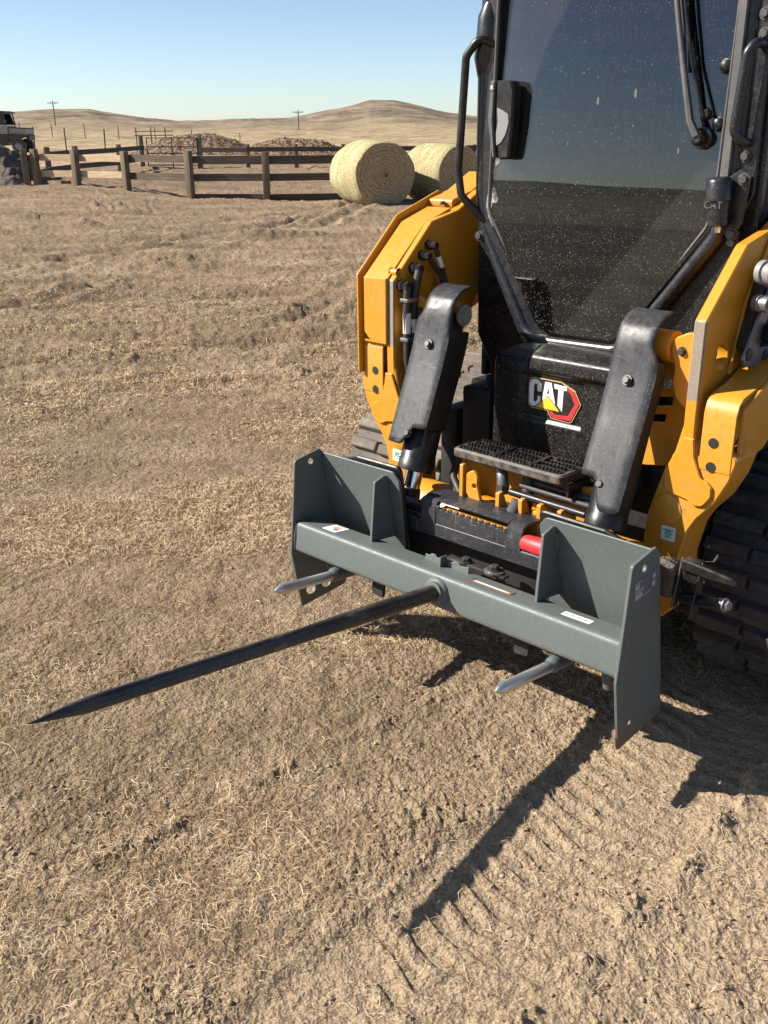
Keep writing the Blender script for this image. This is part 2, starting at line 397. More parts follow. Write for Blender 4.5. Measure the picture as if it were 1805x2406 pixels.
def terrain_mat(kind):
    m, nt, b, out = nodes('dry_soil_and_grass_'+kind); k = NT(nt); c = k.co()
    sep = k.n('ShaderNodeSeparateXYZ'); k.l(c, sep.inputs[0])
    r = k.math('SQRT', k.math('ADD', k.math('MULTIPLY', sep.outputs[0], sep.outputs[0]), k.math('MULTIPLY', sep.outputs[1], sep.outputs[1])))
    b.inputs['Roughness'].default_value = .95; b.inputs['Specular IOR Level'].default_value = .12
    if kind != 'hills':
        big = k.noise(c, .55, 4, .6); mid = k.noise(c, 4.5, 5, .68)
        soil = k.ramp(mid, [(.28, (.37, .262, .158)), (.5, (.53, .385, .238)), (.72, (.66, .495, .315))])
        soil = k.mix(k.rng(big, .43, .58, 0, .75), soil, (.66, .505, .335)); soil = k.mix(k.rng(k.noise(k.co('Object', (.55, 1.15, 1)), .75, 4, .62, .4), .50, .66, 0, .62), soil, (.25, .178, .112))
        stv = k.noise(k.co('Object', (.22, 1.0, 1)), 1.3, 4, .6, .6); soil = k.mix(k.math('MULTIPLY', k.rng(stv, .44, .66), k.rng(r, 4, 9, .3, .75)), soil, (.25, .178, .112))
        soil = k.mix(k.rng(r, 6, 15, 0, .30), soil, (.21, .148, .098))
        cor = k.rng(r, 24, 32, 0, .5); soil = k.mix(cor, soil, (.235, .158, .112))
    if kind == 'ground':
        uu = k.math('ADD', k.math('MULTIPLY', sep.outputs[0], CY), k.math('MULTIPLY', sep.outputs[1], SY)); uu = k.math('SUBTRACT', uu, CY*LO[0]+SY*LO[1])
        sand = k.math('MULTIPLY', k.rng(k.math('ADD', uu, k.math('MULTIPLY', mid, .5)), .45, .85), k.rng(r, 5, 3.2)); soil = k.mix(k.math('MULTIPLY', sand, .6), soil, (.66, .50, .33))
        that = k.math('MULTIPLY', k.math('MULTIPLY', k.rng(uu, .40, .05), k.rng(r, 1.5, 2.4)), k.math('MULTIPLY', k.rng(r, 13, 7), k.rng(mid, .30, .55, 1, .35))); soil = k.mix(k.math('MULTIPLY', that, .62), soil, (.20, .142, .086))  # darker thatch zone: dark litter, with shade between strands painted into the soil
        fine = k.noise(c, 140, 4, .8); med = k.noise(c, 48, 5, .78)
        soil = k.mix(k.math('MULTIPLY', k.rng(med, .38, .50, .50, 0), k.math('SUBTRACT', 1.0, k.math('MULTIPLY', sand, .6))), soil, (.16, .112, .068))
        soil = k.mix(k.rng(fine, .36, .68, .6, 0), soil, (.13, .088, .050))
        soil = k.mix(k.math('MULTIPLY', k.specks(c, 55, .28, .3), .8), soil, (.105, .075, .05))
        soil = k.mix(k.math('MULTIPLY', k.specks(k.co('Object', (1, .4, 1)), 42, .20, .4), .65), soil, (.50, .40, .26))
    if kind == 'ground':
        n1 = k.bump(k.math('MULTIPLY', med, k.math('SUBTRACT', 1.0, k.math('MULTIPLY', sand, .75))), .75, .020, k.bump(fine, 1.0, .013)); n2 = k.bump(k.noise(c, 11, 4, .72), k_mid, .085, n1); k.l(n2, b.inputs['Normal']); k.l(soil, b.inputs['Base Color']); return m
    gmid = k.noise(c, .45, 5, .68)
    grass = k.ramp(gmid, [(.36, (.16, .118, .066)), (.5, (.30, .228, .132)), (.64, (.42, .325, .19))])
    if kind != 'ground': grass = k.mix(k.rng(k.noise(c, .02, 4, .6), .40, .62, 0, .5), grass, (.27, .20, .118))
    if kind == 'hills':
        hill = k.ramp(k.noise(k.co('Object', (1, 1, 4)), .05, 7, .70), [(.38, (.095, .075, .053)), (.5, (.185, .144, .098)), (.62, (.27, .21, .142))])
        hill = k.mix(k.math('MULTIPLY', k.specks(c, .22, .42, .7), .7), hill, (.085, .072, .05))
        col = k.mix(k.rng(r, 210, 480), grass, hill)
        k.l(k.bump(k.noise(c, .5, 4, .7), .6, .5), b.inputs['Normal'])
    else:
        rn = k.math('ADD', r, k.math('MULTIPLY', k.math('SUBTRACT', k.noise(c, .12, 4), .5), 22))
        col = k.mix(k.rng(rn, 46, 54), soil, grass)
        if kind == 'ground':
            n1 = k.bump(fine, .9, .016); n2 = k.bump(k.noise(c, 11, 4, .72), k_mid, .07, n1); k.l(n2, b.inputs['Normal'])
        else: k.l(k.bump(k.noise(c, 1.4, 4, .7), .7, .25), b.inputs['Normal'])
    k.l(col, b.inputs['Base Color'])
    return m
k_mid = .8
def varied(name, stops, scale, rough=.9, bump=.4, bs=30, bd=.02, stretch=(1, 1, 1)):
    m, nt, b, out = nodes(name); k = NT(nt); c = k.co('Object', stretch)
    k.l(k.ramp(k.noise(c, scale, 6, .65), stops), b.inputs['Base Color']); b.inputs['Roughness'].default_value = rough
    b.inputs['Specular IOR Level'].default_value = .2
    k.l(k.bump(k.noise(c, bs, 5, .6), bump, bd), b.inputs['Normal'])
    return m
M['straw'] = varied('dry_straw', [(.3, (.26, .18, .098)), (.5, (.50, .37, .215)), (.7, (.70, .55, .35))], 9, .8, 0)
M['clod'] = varied('soil_clod', [(.3, (.19, .135, .087)), (.6, (.34, .25, .165))], 14, .95, .5, 120, .006)
M['dirt'] = varied('grey_dirt_pile', [(.3, (.07, .058, .048)), (.55, (.13, .105, .085)), (.75, (.24, .19, .14))], 3, .95, .8, 7, .12)
M['mulch'] = varied('brown_mulch', [(.3, (.11, .076, .048)), (.55, (.24, .172, .112)), (.75, (.38, .285, .19))], 6, .9, .8, 9, .1)
M['chip'] = varied('wood_chip', [(.3, (.14, .096, .06)), (.55, (.31, .222, .145)), (.75, (.54, .42, .285))], 3, .85, 0)
M['wdark'] = varied('weathered_dark_wood', [(.25, (.05, .038, .029)), (.55, (.10, .075, .056)), (.8, (.18, .14, .105))], 3, .85, .4, 20, .01, (.5, .5, 8))
M['wpost'] = varied('treated_post_wood', [(.25, (.09, .068, .046)), (.55, (.165, .125, .085)), (.8, (.25, .195, .135))], 4, .85, .4, 20, .01, (6, 6, .6))
M['wlight'] = varied('new_pale_board', [(.25, (.30, .21, .12)), (.55, (.44, .33, .205)), (.8, (.53, .42, .28))], 3, .8, .3, 20, .008, (.6, .6, 7))
M['gatep'] = paint('brown_gate_pipe', (.055, .042, .034), .5, .2, .3, 0, bump=.05)
M['tpost'] = paint('rusty_dark_post', (.05, .035, .028), .7, .2, .2, 0, bump=.05)
M['pole'] = paint('grey_utility_pole', (.11, .095, .08), .85, .2, .1, 0, bump=.05)
M['uwhite'] = paint('tan_white_vehicle_paint', (.27, .235, .20), .4, .05, .3, 0, bump=0)
M['udark'] = paint('dark_vehicle_plastic', (.022, .023, .026), .5, .2, .3, 0, bump=.05)
M['ugl'] = paint('dark_vehicle_glass', (.012, .013, .014), .12, .1, .1, 0, bump=0)

def hay_mat(name, face):
    m, nt, b, out = nodes(name); k = NT(nt); c = k.co()
    sep = k.n('ShaderNodeSeparateXYZ'); k.l(c, sep.inputs[0])
    if face:
        rr = k.math('SQRT', k.math('ADD', k.math('MULTIPLY', sep.outputs[0], sep.outputs[0]), k.math('MULTIPLY', sep.outputs[2], sep.outputs[2])))
        an = k.math('ARCTAN2', sep.outputs[2], sep.outputs[0])
        sp = k.math('ADD', k.math('MULTIPLY', rr, 95), an)
        sp = k.math('ADD', sp, k.math('MULTIPLY', k.math('SUBTRACT', k.noise(c, 5, 5), .5), 22))
        wv = k.math('SINE', sp); wv = k.rng(wv, -1, 1)
        comb = k.n('ShaderNodeCombineXYZ'); k.l(k.math('MULTIPLY', rr, 60), comb.inputs[0]); k.l(k.math('MULTIPLY', an, 6), comb.inputs[1])
        st = k.noise(comb.outputs[0], 1.0, 4, .7)
        mixv = k.math('ADD', k.math('MULTIPLY', wv, .14), k.math('MULTIPLY', st, .86))
        col = k.ramp(mixv, [(.28, (.14, .088, .044)), (.47, (.40, .28, .15)), (.68, (.64, .49, .285))])
        k.l(k.bump(mixv, .8, .03), b.inputs['Normal'])
    else:
        st = k.noise(k.co('Object', (10, 4, 10)), 5, 5, .75); w2 = k.noise(c, 7, 5, .6)
        col = k.ramp(st, [(.34, (.16, .128, .06)), (.5, (.35, .285, .142)), (.64, (.53, .445, .245))])
        net = k.math('MULTIPLY', k.rng(k.noise(k.co('Object', (1.2, 5, 1.2)), 1.6, 3), .50, .66), .65)
        col = k.mix(net, col, (.40, .47, .28))
        k.l(k.bump(k.math('ADD', st, w2), .7, .03), b.inputs['Normal'])
    k.l(col, b.inputs['Base Color']); b.inputs['Roughness'].default_value = .9; b.inputs['Specular IOR Level'].default_value = .2
    return m
M['hayside'] = hay_mat('hay_bale_wrapped_side', False); M['hayface'] = hay_mat('hay_bale_spiral_face', True)

# ------------------------------------------------------------------ terrain: yard, pasture, hills (one continuous height function)
YAW = -0.771713; LO = (.13987, 2.5288, 0); CY, SY = math.cos(YAW), math.sin(YAW)
AZ = np.array([-180, -155, -146, -139, -134, -129, -122, -112, -90, -60, -40, -26, -20, -17.6, -15.3, -13.4, -10.8, -9, -7.6, -4.9, -4.0, -3.0, -1.94, -.58, .78, 2.42, 3.8, 5.1, 9, 14, 20, 30, 50, 80, 110, 150, 180.])
EL = np.array([.7, .8, .6, 1.1, 1.9, 1.8, 1.2, .7, .9, 1.0, .9, .95, .90, .99, 1.02, .78, .50, .50, .58, .62, .75, .99, 1.14, 1.47, 1.42, 1.05, .68, .55, .7, .55, .5, .8, .9, .7, .6, .8, 1.1])
def height(x, y):
    x = np.asarray(x, float); y = np.asarray(y, float)
    r = np.hypot(x, y); az = np.degrees(np.arctan2(x, y))
    h = .55*sst(36+0*r, 53, r)+.55*sst(60, 110, r)*sst(.14, .30, -x/np.maximum(r, 1))+.4*sst(120, 330, r)
    h = h+.26*sst(2.7, 8.5, -x)*sst(15, 23, y)*(1-sst(31, 40, y))
    # ridge line
    e = np.interp(az, AZ, EL); Rr_ = 640+90*np.sin(np.radians(az*3))
    hh = Rr_*np.tan(np.radians(e))+.2
    t = np.clip((r-230)/(Rr_-230), 0, 1); prof = t*t*(3-2*t)*.55+t**3*.45
    prof = np.where(r > Rr_, 1-.45*sst(0, 500, r-Rr_), prof)
    h = h+hh*prof*(1+.10*fbm(x*.006, y*.006, 3, 5)*sst(240, 400, r))
    h = h+sst(180, 400, r)*(1-sst(.8, 1.0, t)*.65)*(1.5*fbm(x*.022, y*.022, 4, 6)-1.8*np.abs(fbm(x*.013+.3, y*.013, 3, 16)))
    h = h+sst(45, 70, r)*.10*fbm(x*.25, y*.25, 4, 7)+sst(60, 160, r)*.5*fbm(x*.03, y*.03, 3, 8)
    k = r < 53
    if k.any(): h[k] += yard(x[k], y[k], r[k])
    return h
def yard(x, y, r):
    h = 0*r
    # yard: wheel ruts running across, lumps, track prints, crumbly soil
    yd = 1-sst(44, 52, r)
    h = h+yd*(.016*fbm(x*.55, y*.7, 3, 1)+sst(5, 10, r)*.030*fbm(x*.30+.15*y, y*1.35-.25*x, 3, 2)+sst(9, 14, r)*.05*np.maximum(0, fbm(x*.5, y*2.2, 3, 21)-.25))
    nr = 1-sst(12, 20, r)
    for (x0, y0, kk, cc, am) in ((-3.9, 8.6, .42, -.012, 1.0), (-4.9, 10.2, .50, -.013, .8), (-1.6, 6.4, .34, .004, .7), (-6.5, 9.0, .62, -.012, .9), (-.9, 8.0, .16, .010, .6), (-7.5, 12.0, .85, -.02, .8)):
        d = (x-(x0+kk*(y-y0)+cc*(y-y0)**2))/math.sqrt(1+kk*kk); d = d+.06*pn(y*.8, x*.2, 81); on = sst(-.5, .2, fbm(x*.35+x0, y*.35, 2, 82))*sst(5.5, 7.5, r)*yd
        h = h+am*on*(-.045*np.exp(-(d/.13)**2)+.030*np.exp(-((np.abs(d)-.24)/.08)**2)*(1+.6*fbm(x*5, y*5, 2, 83)))
    cl = sst(-.05, .45, fbm(x*.9+3, y*.9, 3, 9))
    bil = np.abs(fbm(x*13, y*13, 3, 3, .6)); crumb = fbm(x*52, y*52, 3, 4, .68); crumb = np.where(crumb > 0, crumb*1.3, crumb*.6)
    qu = CY*(x-LO[0])+SY*(y-LO[1]); sm = 1-.65*sst(.40, .46, qu)*(1-sst(.84, .9, qu))*(1-sst(4, 6, r))
    h = h+nr*sm*((.002+.003*cl)*(bil-.35)+(.0012+.0018*cl)*crumb)
    md = sst(4.5, 8, r)*yd
    rg = 1-np.abs(fbm(x*.20+.10*y+.3*pn(x*.3, y*.3, 41), y*.95-.18*x, 3, 42))*2.2
    h = h+md*(.050*np.clip(rg, -.6, 1)+.026*fbm(x*2.2, y*4.2, 3, 43)+.026*np.abs(fbm(x*6, y*8, 3, 44, .7)))
    # prints of the loader's own track in front of it (u across, v along its axis), with crumbled berms either side
    u = CY*(x-LO[0])+SY*(y-LO[1]); v = -SY*(x-LO[0])+CY*(y-LO[1]); kp = (v < .6)*(1-sst(4.5, 7, r))
    uw = u+.018*fbm(x*2.5, y*2.5, 2, 71)
    band = sst(.43, .47, uw)*(1-sst(.84, .88, uw)); brk = sst(-.40, .25, fbm(x*3.1, y*3.1, 3, 72))
    rib = sst(-.25, .55, np.sin((v-.25*np.abs(u-.66)+.010*fbm(x*9, y*9, 2, 73))*2*math.pi/.064))
    rough = fbm(x*30, y*30, 3, 74, .65)
    h = h+kp*(band*(-.006+.0075*rib*brk*(1+.45*rough))+.024*np.exp(-((uw-.875)/.032)**2)*np.clip(.25+1.3*fbm(x*7, y*7, 3, 75), 0, 1.3)*(1+.8*rough)
              +sst(.22, .30, uw)*(1-sst(.42, .47, uw))*(.002+.010*np.abs(rough))*sst(-.3, .2, fbm(x*2, y*2, 2, 76))
              +sst(.95, 1.0, uw)*(1-sst(1.25, 1.35, uw))*(-.003+.006*np.clip(fbm(x*6, y*6, 3, 77)+.1, 0, 1)*(1+rough))
              +.011*np.exp(-((uw+.13-.12*(v+1))/.03)**2)*sst(-.2, .4, fbm(x*4, y*4, 3, 78))*(1+rough))
    # small humps left in the yard
    for (mx, my, ma, ms) in ((-5.2, 17.9, .10, .28), (-6.4, 18.8, .07, .3), (-6.0, 17.2, .05, .3), (-.75, 6.9, .06, .22), (-.55, 6.6, .05, .15), (-1.9, 16.0, .08, .5), (-2.6, 12.6, .06, .5), (-5.5, 20.5, .12, .7)):
        d2 = ((x-mx)**2+((y-my)*1.3)**2)/ms**2; h = h+ma*np.exp(-d2)*(1+.8*fbm(x*5, y*5, 3, 12))
    return h
def th(x, y): return float(height(np.array([float(x)]), np.array([float(y)]))[0])
fine = np.arange(-32.5, 32.5001, .118); coarse = np.concatenate([np.arange(-180, -34, 3.65), np.arange(36.5, 180, 3.65)])
ANG = np.sort(np.concatenate([fine, coarse])); NA = len(ANG)
rows = [.02, .2, .5, .8, 1.0]; r_ = 1.15
while r_ < 60: rows.append(r_); r_ *= 1.0033 if r_ < 4.5 else (1.0058 if r_ < 14 else 1.0075)
while r_ < 5200: rows.append(r_); r_ *= 1.022
rows = np.array(rows)
def sheet(name, ra, rb, label):
    mat = terrain_mat(name)
    i0 = np.searchsorted(rows, ra); i1 = min(np.searchsorted(rows, rb)+1, len(rows)); rr = rows[i0:i1]
    X = (rr[:, None]*np.sin(np.radians(ANG))[None]).ravel(); Y = (rr[:, None]*np.cos(np.radians(ANG))[None]).ravel()
    V = np.stack([X, Y, height(X, Y)], 1); n = len(rr)
    ii, jj = np.meshgrid(np.arange(n-1), np.arange(NA), indexing='ij'); j2 = (jj+1) % NA
    Fq = np.stack([ii*NA+jj, (ii+1)*NA+jj, (ii+1)*NA+j2, ii*NA+j2], -1).reshape(-1, 4)[:, ::-1]
    me = bpy.data.meshes.new(name); me.vertices.add(len(V)); me.vertices.foreach_set('co', V.ravel())
    me.loops.add(Fq.size); me.loops.foreach_set('vertex_index', Fq.ravel()); me.polygons.add(len(Fq))
    me.polygons.foreach_set('loop_start', np.arange(0, Fq.size, 4)); me.polygons.foreach_set('loop_total', np.full(len(Fq), 4)); me.update(); me.validate()
    me.polygons.foreach_set('use_smooth', np.ones(len(Fq), bool)); me.materials.append(mat)
    o = bpy.data.objects.new(name, me); COL.objects.link(o); tag(o, label=label, kind='structure'); return o
sheet('ground', 0, 44, 'bare trampled tan dirt yard littered with straw')
sheet('pasture', rows[np.searchsorted(rows, 44)], 235, 'dry golden pasture beyond the corral')
sheet('hills', rows[np.searchsorted(rows, 235)], 6000, 'low bare tan hills on the horizon')

# ------------------------------------------------------------------ compact track loader
LD = empty('track_loader', LO, YAW)
tag(LD, 'yellow and black compact track loader carrying the grey bale spear', 'track loader')
BL = lambda p, d, r, par, m='bolt': bolt(p, d, r, M[m], par)

# --- cab
door_hole = [(-.359, 1.333, .03), (-.157, 1.031, .03), (-.126, 1.007, .02), (.112, 1.012, .03), (.156, 1.04, .03), (.377, 1.345, .05), (.392, 1.487, .05), (.40, 1.88, .03), (.40, 2.10, .05), (-.352, 2.10, .05), (-.37, 1.36, .05)]
cab = plate('cab', [(-.437, 2.2), (-.437, 1.29), (-.43, .95, .03), (-.372, .853, .03), (-.36, .74), (.40, .74), (.5, .86, .04), (.5, 2.2)], 'y', .700, .735, M['plastic'], LD, [fil(door_hole)], .01, .006)
box('side_wall', (-.437, .736, .80), (-.415, 1.75, 2.2), M['inner'], cab, .004)
box('side_wall', (.478, .736, .80), (.50, 1.75, 2.2), M['inner'], cab, .004)
box('rear_wall', (-.44, 1.751, .80), (.50, 1.78, 2.2), M['inner'], cab, .004)
box('floor_pan', (-.414, .737, .78), (.477, 1.75, .80), M['inner'], cab, .002)
roof = box('roof', (-.47, .60, 2.205), (.53, 1.85, 2.27), M['pillar'], cab, .02)
for i in range(6): box('side_rib', (.5005, .80+i*.10, 1.0), (.512, .822+i*.10, 2.15), M['blk'], cab, .003)
# door: frame rim tube, gasket, glass
ring = [(-.395, .69, 2.16), (-.415, .69, 1.75), (-.412, .69, 1.40), (-.395, .69, 1.29), (-.335, .685, 1.19), (-.215, .678, .99), (-.165, .676, .963), (.13, .676, .970), (.205, .68, 1.055), (.395, .69, 1.315), (.425, .69, 1.45), (.432, .69, 2.16)]
door = plate('door', [(-.405, 2.15, .05), (-.405, 1.30, .05), (-.205, .985, .04), (-.16, .965, .04), (.13, .975, .04), (.20, 1.055, .03), (.405, 1.33, .05), (.425, 1.5, .05), (.425, 2.15, .05)], 'y', .672, .694, M['pillar'], LD, [fil(door_hole)], .0, .004)
tube('door_rim', ring, [.026]*6+[.022]*6 if False else .023, M['pillar'], door, 12, .06)
gin = [Vector((p[0], .671, p[1])) for p in fil(door_hole)]
tube('gasket', gin+[gin[0]], .0055, M['mgray'], door, 8)
ws = plate('windshield', [(p[0]*1.03, 1.5+(p[1]-1.5)*1.02) for p in fil(door_hole)], 'y', .684, .689, M['glass'], door, (), 0, .0005)
for v in ws.data.vertices: v.co.y += (v.co.z-1.35)*math.tan(rad(2.25))-.014   # the pane leans back a little
# interior seen faintly through the glass
st = box('seat', (-.22, 1.10, .95), (.24, 1.50, 1.08), M['seat'], LD, .05, 3)
box('seat_back', (-.21, 1.45, 1.05), (.23, 1.58, 1.75), M['seat'], st, .05, 3)
for s in (-1, 1):
    box('armrest', (.01+s*.29-.05, 1.0, 1.10), (.01+s*.29+.05, 1.45, 1.16), M['seat'], st, .02)
    cyl('joystick', (.01+s*.29, 1.03, 1.16), (.01+s*.28, 1.01, 1.33), [(0, .012), (.5, .012), (.55, .024), (.9, .028), (1, .015)], M['lgray'], st, 14)
# pillar boss and grab handles
cyl('handle_boss', (-.420, .69, 1.74), (-.398, .69, 1.95), [(0, .02), (.25, .036), (.8, .036), (1, .02)], M['pillar'], cab, 16)
gh = tube('grab_handle', [(-.375, .678, 1.832), (-.405, .645, 1.85), (-.447, .635, 1.80), (-.470, .635, 1.47), (-.456, .635, 1.395), (-.392, .68, 1.318)], .0125, M['blk'], LD, 14, .03)
BL((-.408, .668, 1.875), (0, -1, 0), .011, gh); BL((-.402, .668, 1.272), (0, -1, 0), .012, gh)
gr = tube('grab_handle', [(.470, .70, 1.785), (.462, .652, 1.79), (.448, .640, 1.765), (.436, .640, 1.585), (.452, .652, 1.558), (.460, .70, 1.555)], .0125, M['pillar'], LD, 14, .03)
hp = plate('hinge_strip', [(.44, 1.92, .01), (.485, 1.92, .01), (.488, 1.43, .01), (.43, 1.30, .02), (.452, 1.30, .01), (.44, 1.45, .01)], 'y', .682, .699, M['pillar'], LD, (), 0, .003)
for p in ((.465, 1.854), (.469, 1.809), (.457, 1.523), (.4555, 1.469), (.450, 1.329)): BL((p[0], .680, p[1]), (0, -1, 0), .0115, hp)
plate('door_side_rail', [(.405, 1.90), (.428, 1.90), (.428, 1.47), (.402, 1.47)], 'y', .655, .671, M['mgray'], door, (), .004, .003)
# door handle
dh = plate('door_handle', [(-.328, 1.729, .008), (-.272, 1.727, .012), (-.262, 1.700, .02), (-.264, 1.60, .02), (-.274, 1.508, .012), (-.314, 1.505, .012), (-.330, 1.62, .05)], 'y', .634, .676, M['blk'], LD, (), 0, .006)
plate('scoop', [(-.321, 1.654, .004), (-.296, 1.644, .01), (-.276, 1.634, .01), (-.274, 1.609, .02), (-.284, 1.577, .02), (-.300, 1.555, .01), (-.319, 1.544, .004), (-.322, 1.581, .02), (-.316, 1.614, .03)], 'y', .631, .635, M['lgray'], dh, (), 0, .0015)
plate('edge_strip', [(-.345, 1.729, .006), (-.3285, 1.729, .004), (-.334, 1.62, .05), (-.322, 1.510, .004), (-.331, 1.510, .006), (-.353, 1.62, .05)], 'y', .628, .672, M['mgray'], dh, (), 0, .003)
cyl('lock', (-.338, .630, 1.706), (-.338, .625, 1.706), [(0, .0075), (.8, .0075), (1, .006)], M['chrome'], dh, 16)
# wiper
wp = cyl('wiper', (.337, .683, 1.567), (.337, .632, 1.567), [(0, .028), (.35, .028), (.4, .019), (.85, .018), (1, .012)], M['plastic'], LD, 20)
tube('arm', [(.335, .640, 1.572), (.312, .640, 1.61), (.276, .645, 1.742), (.247, .650, 1.854), (.200, .655, 2.06)], [.012, .0105, .009, .008, .006], M['mgray'], wp, 8)
tube('arm_rail', [(.345, .648, 1.62), (.296, .655, 1.742), (.266, .658, 1.86), (.22, .66, 2.06)], .0045, M['blk'], wp, 8)
tube('blade', [(.268, .672, 1.73), (.25, .672, 1.84), (.20, .672, 2.08)], .006, M['hose'], wp, 6)
for p in ((.341, 1.627, .012), (.374, 1.601, .0155), (.378, 1.739, .0155)):
    cyl('pivot_cap', (p[0], .684, p[1]), (p[0], .664, p[1]), [(0, p[2]*1.25), (.3, p[2]*1.25), (.35, p[2]), (.8, p[2]*.95), (1, p[2]*.6)], M['plastic'], wp, 18)
# door check cylinder with its bracket
dc = cyl('door_check', (.425, .63, 1.350), (.415, .63, 1.475), [(0, .012), (.03, .026), (.35, .028), (.5, .030), (.52, .033), (.90, .033), (.97, .028), (1, .018)], M['pillar'], LD, 24)
plate('bracket', [(.355, 1.40, .02), (.40, 1.455, .01), (.47, 1.50, .02), (.485, 1.46, .02), (.478, 1.36, .02), (.45, 1.31, .02), (.40, 1.36, .01)], 'y', .655, .667, M['pillar'], dc, (), 0, .003)
BL((.472, .654, 1.469), (0, -1, 0), .0125, dc); BL((.456, .654, 1.331), (0, -1, 0), .0125, dc)
cyl('end_nut', (.426, .63, 1.335), (.425, .63, 1.349), [(0, .008), (1, .009)], M['chrome'], dc, 6)
tm = text_mesh('CAT', .026); tm.transform(Matrix(((1, 0, 0, .420), (0, 0, -1, .6015), (0, 1, 0, 1.405), (0, 0, 0, 1)))); link('raised_lettering', tm, M['mgray'], dc, 0)
# --- front cover with recessed badge
def cover_y(x, z):
    base = np.interp(z, [.58, .88, .905, .925, .945, .960, .970], [.578, .577, .580, .590, .612, .640, .672])
    led = sst(-.128, -.100, x)*(1-sst(.262, .275, x))
    top = np.interp(z, [.875, .889, .897, .910, .925, .937, .950, .962, .970], [0, -.004, -.018, -.024, -.030, -.041, -.046, -.034, -.008])
    y = base+led*top
    rec = sst(-.152, -.140, x)*(1-sst(.078, .088, x))*sst(.728, .746, z)*(1-sst(.874, .886, z))
    return y*(1-rec)+.5868*rec+.8*np.maximum(0, np.abs(x)-.245)**2/.02
zs = np.linspace(.58, .970, 120); us = np.linspace(-1, 1, 130); V = []; Fc = []
for z in zs:
    half = float(np.interp(z, [.58, .83, .875, .912, .940, .957, .970], [.280, .283, .274, .257, .230, .190, .135]))
    xs = us*half; yy = cover_y(xs, np.full_like(xs, z)); V += [(x, y, z) for x, y in zip(xs, yy)]
for i in range(len(zs)-1):
    for j in range(len(us)-1): a = i*len(us)+j; Fc.append((a, a+1, a+1+len(us), a+len(us)))
nv = len(V); V += [(x, y+.05, z) for (x, y, z) in V[:nv]]   # closed back so the cover has thickness
bnd = [j for j in range(len(us))]+[i*len(us)+len(us)-1 for i in range(1, len(zs))]+[(len(zs)-1)*len(us)+j for j in range(len(us)-2, -1, -1)]+[i*len(us) for i in range(len(zs)-2, 0, -1)]
for a, b in zip(bnd, bnd[1:]+bnd[:1]): Fc.append((b, a, a+nv, b+nv))
fc = raw('front_cover', V, Fc, M['plastic'], LD, 50)
# badge
Yb = .5835
bd = plate('badge', [(-.1219, .8498), (-.1174, .8657), (-.1026, .8707), (-.0014, .8709), (.0232, .861), (.0506, .8503), (.0741, .8111), (.0445, .7511), (.0343, .7471), (-.0314, .7496), (-.0483, .7729), (-.1063, .7715), (-.1196, .7811)], 'y', Yb-.0006, Yb+.004, M['gold'], LD, (), .002, .0003)
plate('badge_ground', [(-.1197, .8501), (-.1154, .864), (-.1024, .8687), (-.0012, .8689), (.0219, .8587), (.0488, .848), (.0715, .8106), (.0423, .7528), (.0342, .7496), (-.03, .752), (-.0469, .7753), (-.1049, .7739), (-.1172, .7829)], 'y', Yb-.0012, Yb-.0005, M['badge'], bd, (), .002, .0002)
plate('letter', [(-.072, .8292), (-.074, .8524), (-.0819, .8642), (-.096, .8663), (-.1099, .8622), (-.1172, .8505), (-.1163, .7897), (-.11, .7802), (-.0972, .7785), (-.0926, .7812), (-.0738, .7968), (-.0736, .8145), (-.0851, .8138), (-.0859, .8005), (-.0918, .7936), (-.0998, .7953), (-.1009, .8427), (-.0968, .8526), (-.0888, .85), (-.086, .8282)], 'y', Yb-.002, Yb-.0011, M['bwhite'], bd, (), 0, .0002)
plate('letter', [(-.0592, .8627), (-.0356, .8627), (-.0182, .7968), (-.0452, .8208), (-.0686, .7988)], 'y', Yb-.002, Yb-.0011, M['bwhite'], bd, [[(-.0469, .8479), (-.0415, .8267), (-.0505, .8258)]], 0, .0002)
plate('letter', [(-.0262, .8618), (.021, .8593), (.0213, .8466), (.0099, .8464), (.008, .7787), (-.0097, .7957), (-.0093, .8465), (-.0234, .8468)], 'y', Yb-.002, Yb-.0011, M['bwhite'], bd, (), 0, .0002)
plate('triangle', [(-.0909, .7778), (-.045, .8182), (-.0016, .7774)], 'y', Yb-.002, Yb-.0011, M['by'], bd, (), 0, .0002)
plate('red_bracket', [(.0229, .8571), (.0464, .8483), (.0687, .8126), (.0412, .7557), (-.0239, .7532), (-.0423, .7753), (-.0299, .775), (-.02, .765), (.0298, .7684), (.0522, .8096), (.0335, .8423), (.0236, .847)], 'y', Yb-.002, Yb-.0011, M['bred'], bd, (), 0, .0002)
# --- step with toothed tread
sp = plate('step', [(-.200, .305, .02), (.205, .300, .02), (.216, .44), (-.19, .44)], 'z', .655, .686, M['stepm'], LD, (), 0, .006)
bm = bmesh.new()
for row, (y0, y1) in enumerate(((.318, .352), (.378, .412))):
    for (x0, x1) in ((-.178, -.055), (-.03, .075), (.10, .190)):
        x0 += .012*row; x1 += .012*row
        bm_box(bm, (x0, y0-.004, .684), (x1, y0, .692)); bm_box(bm, (x0, y1, .684), (x1, y1+.004, .692))
        n = int((x1-x0)/.0125)
        for i in range(n):
            xx = x0+.006+i*.0125
            bm_box(bm, (xx-.0035, y0-.006, .686), (xx+.0035, y0+.004, .697)); bm_box(bm, (xx-.0035, y1-.004, .686), (xx+.0035, y1+.006, .697))
from_bm('tread_teeth', bm, M['plastic'], sp, 0)['kind'] = 'stuff'
for (x0, x1) in ((-.178, -.055), (-.03, .075), (.10, .190)):
    for row, (y0, y1) in enumerate(((.318, .352), (.378, .412))):
        box('tread_opening', (x0+.012*row, y0+.003, .684), (x1+.012*row, y1-.003, .6875), M['inner'], sp, 0)
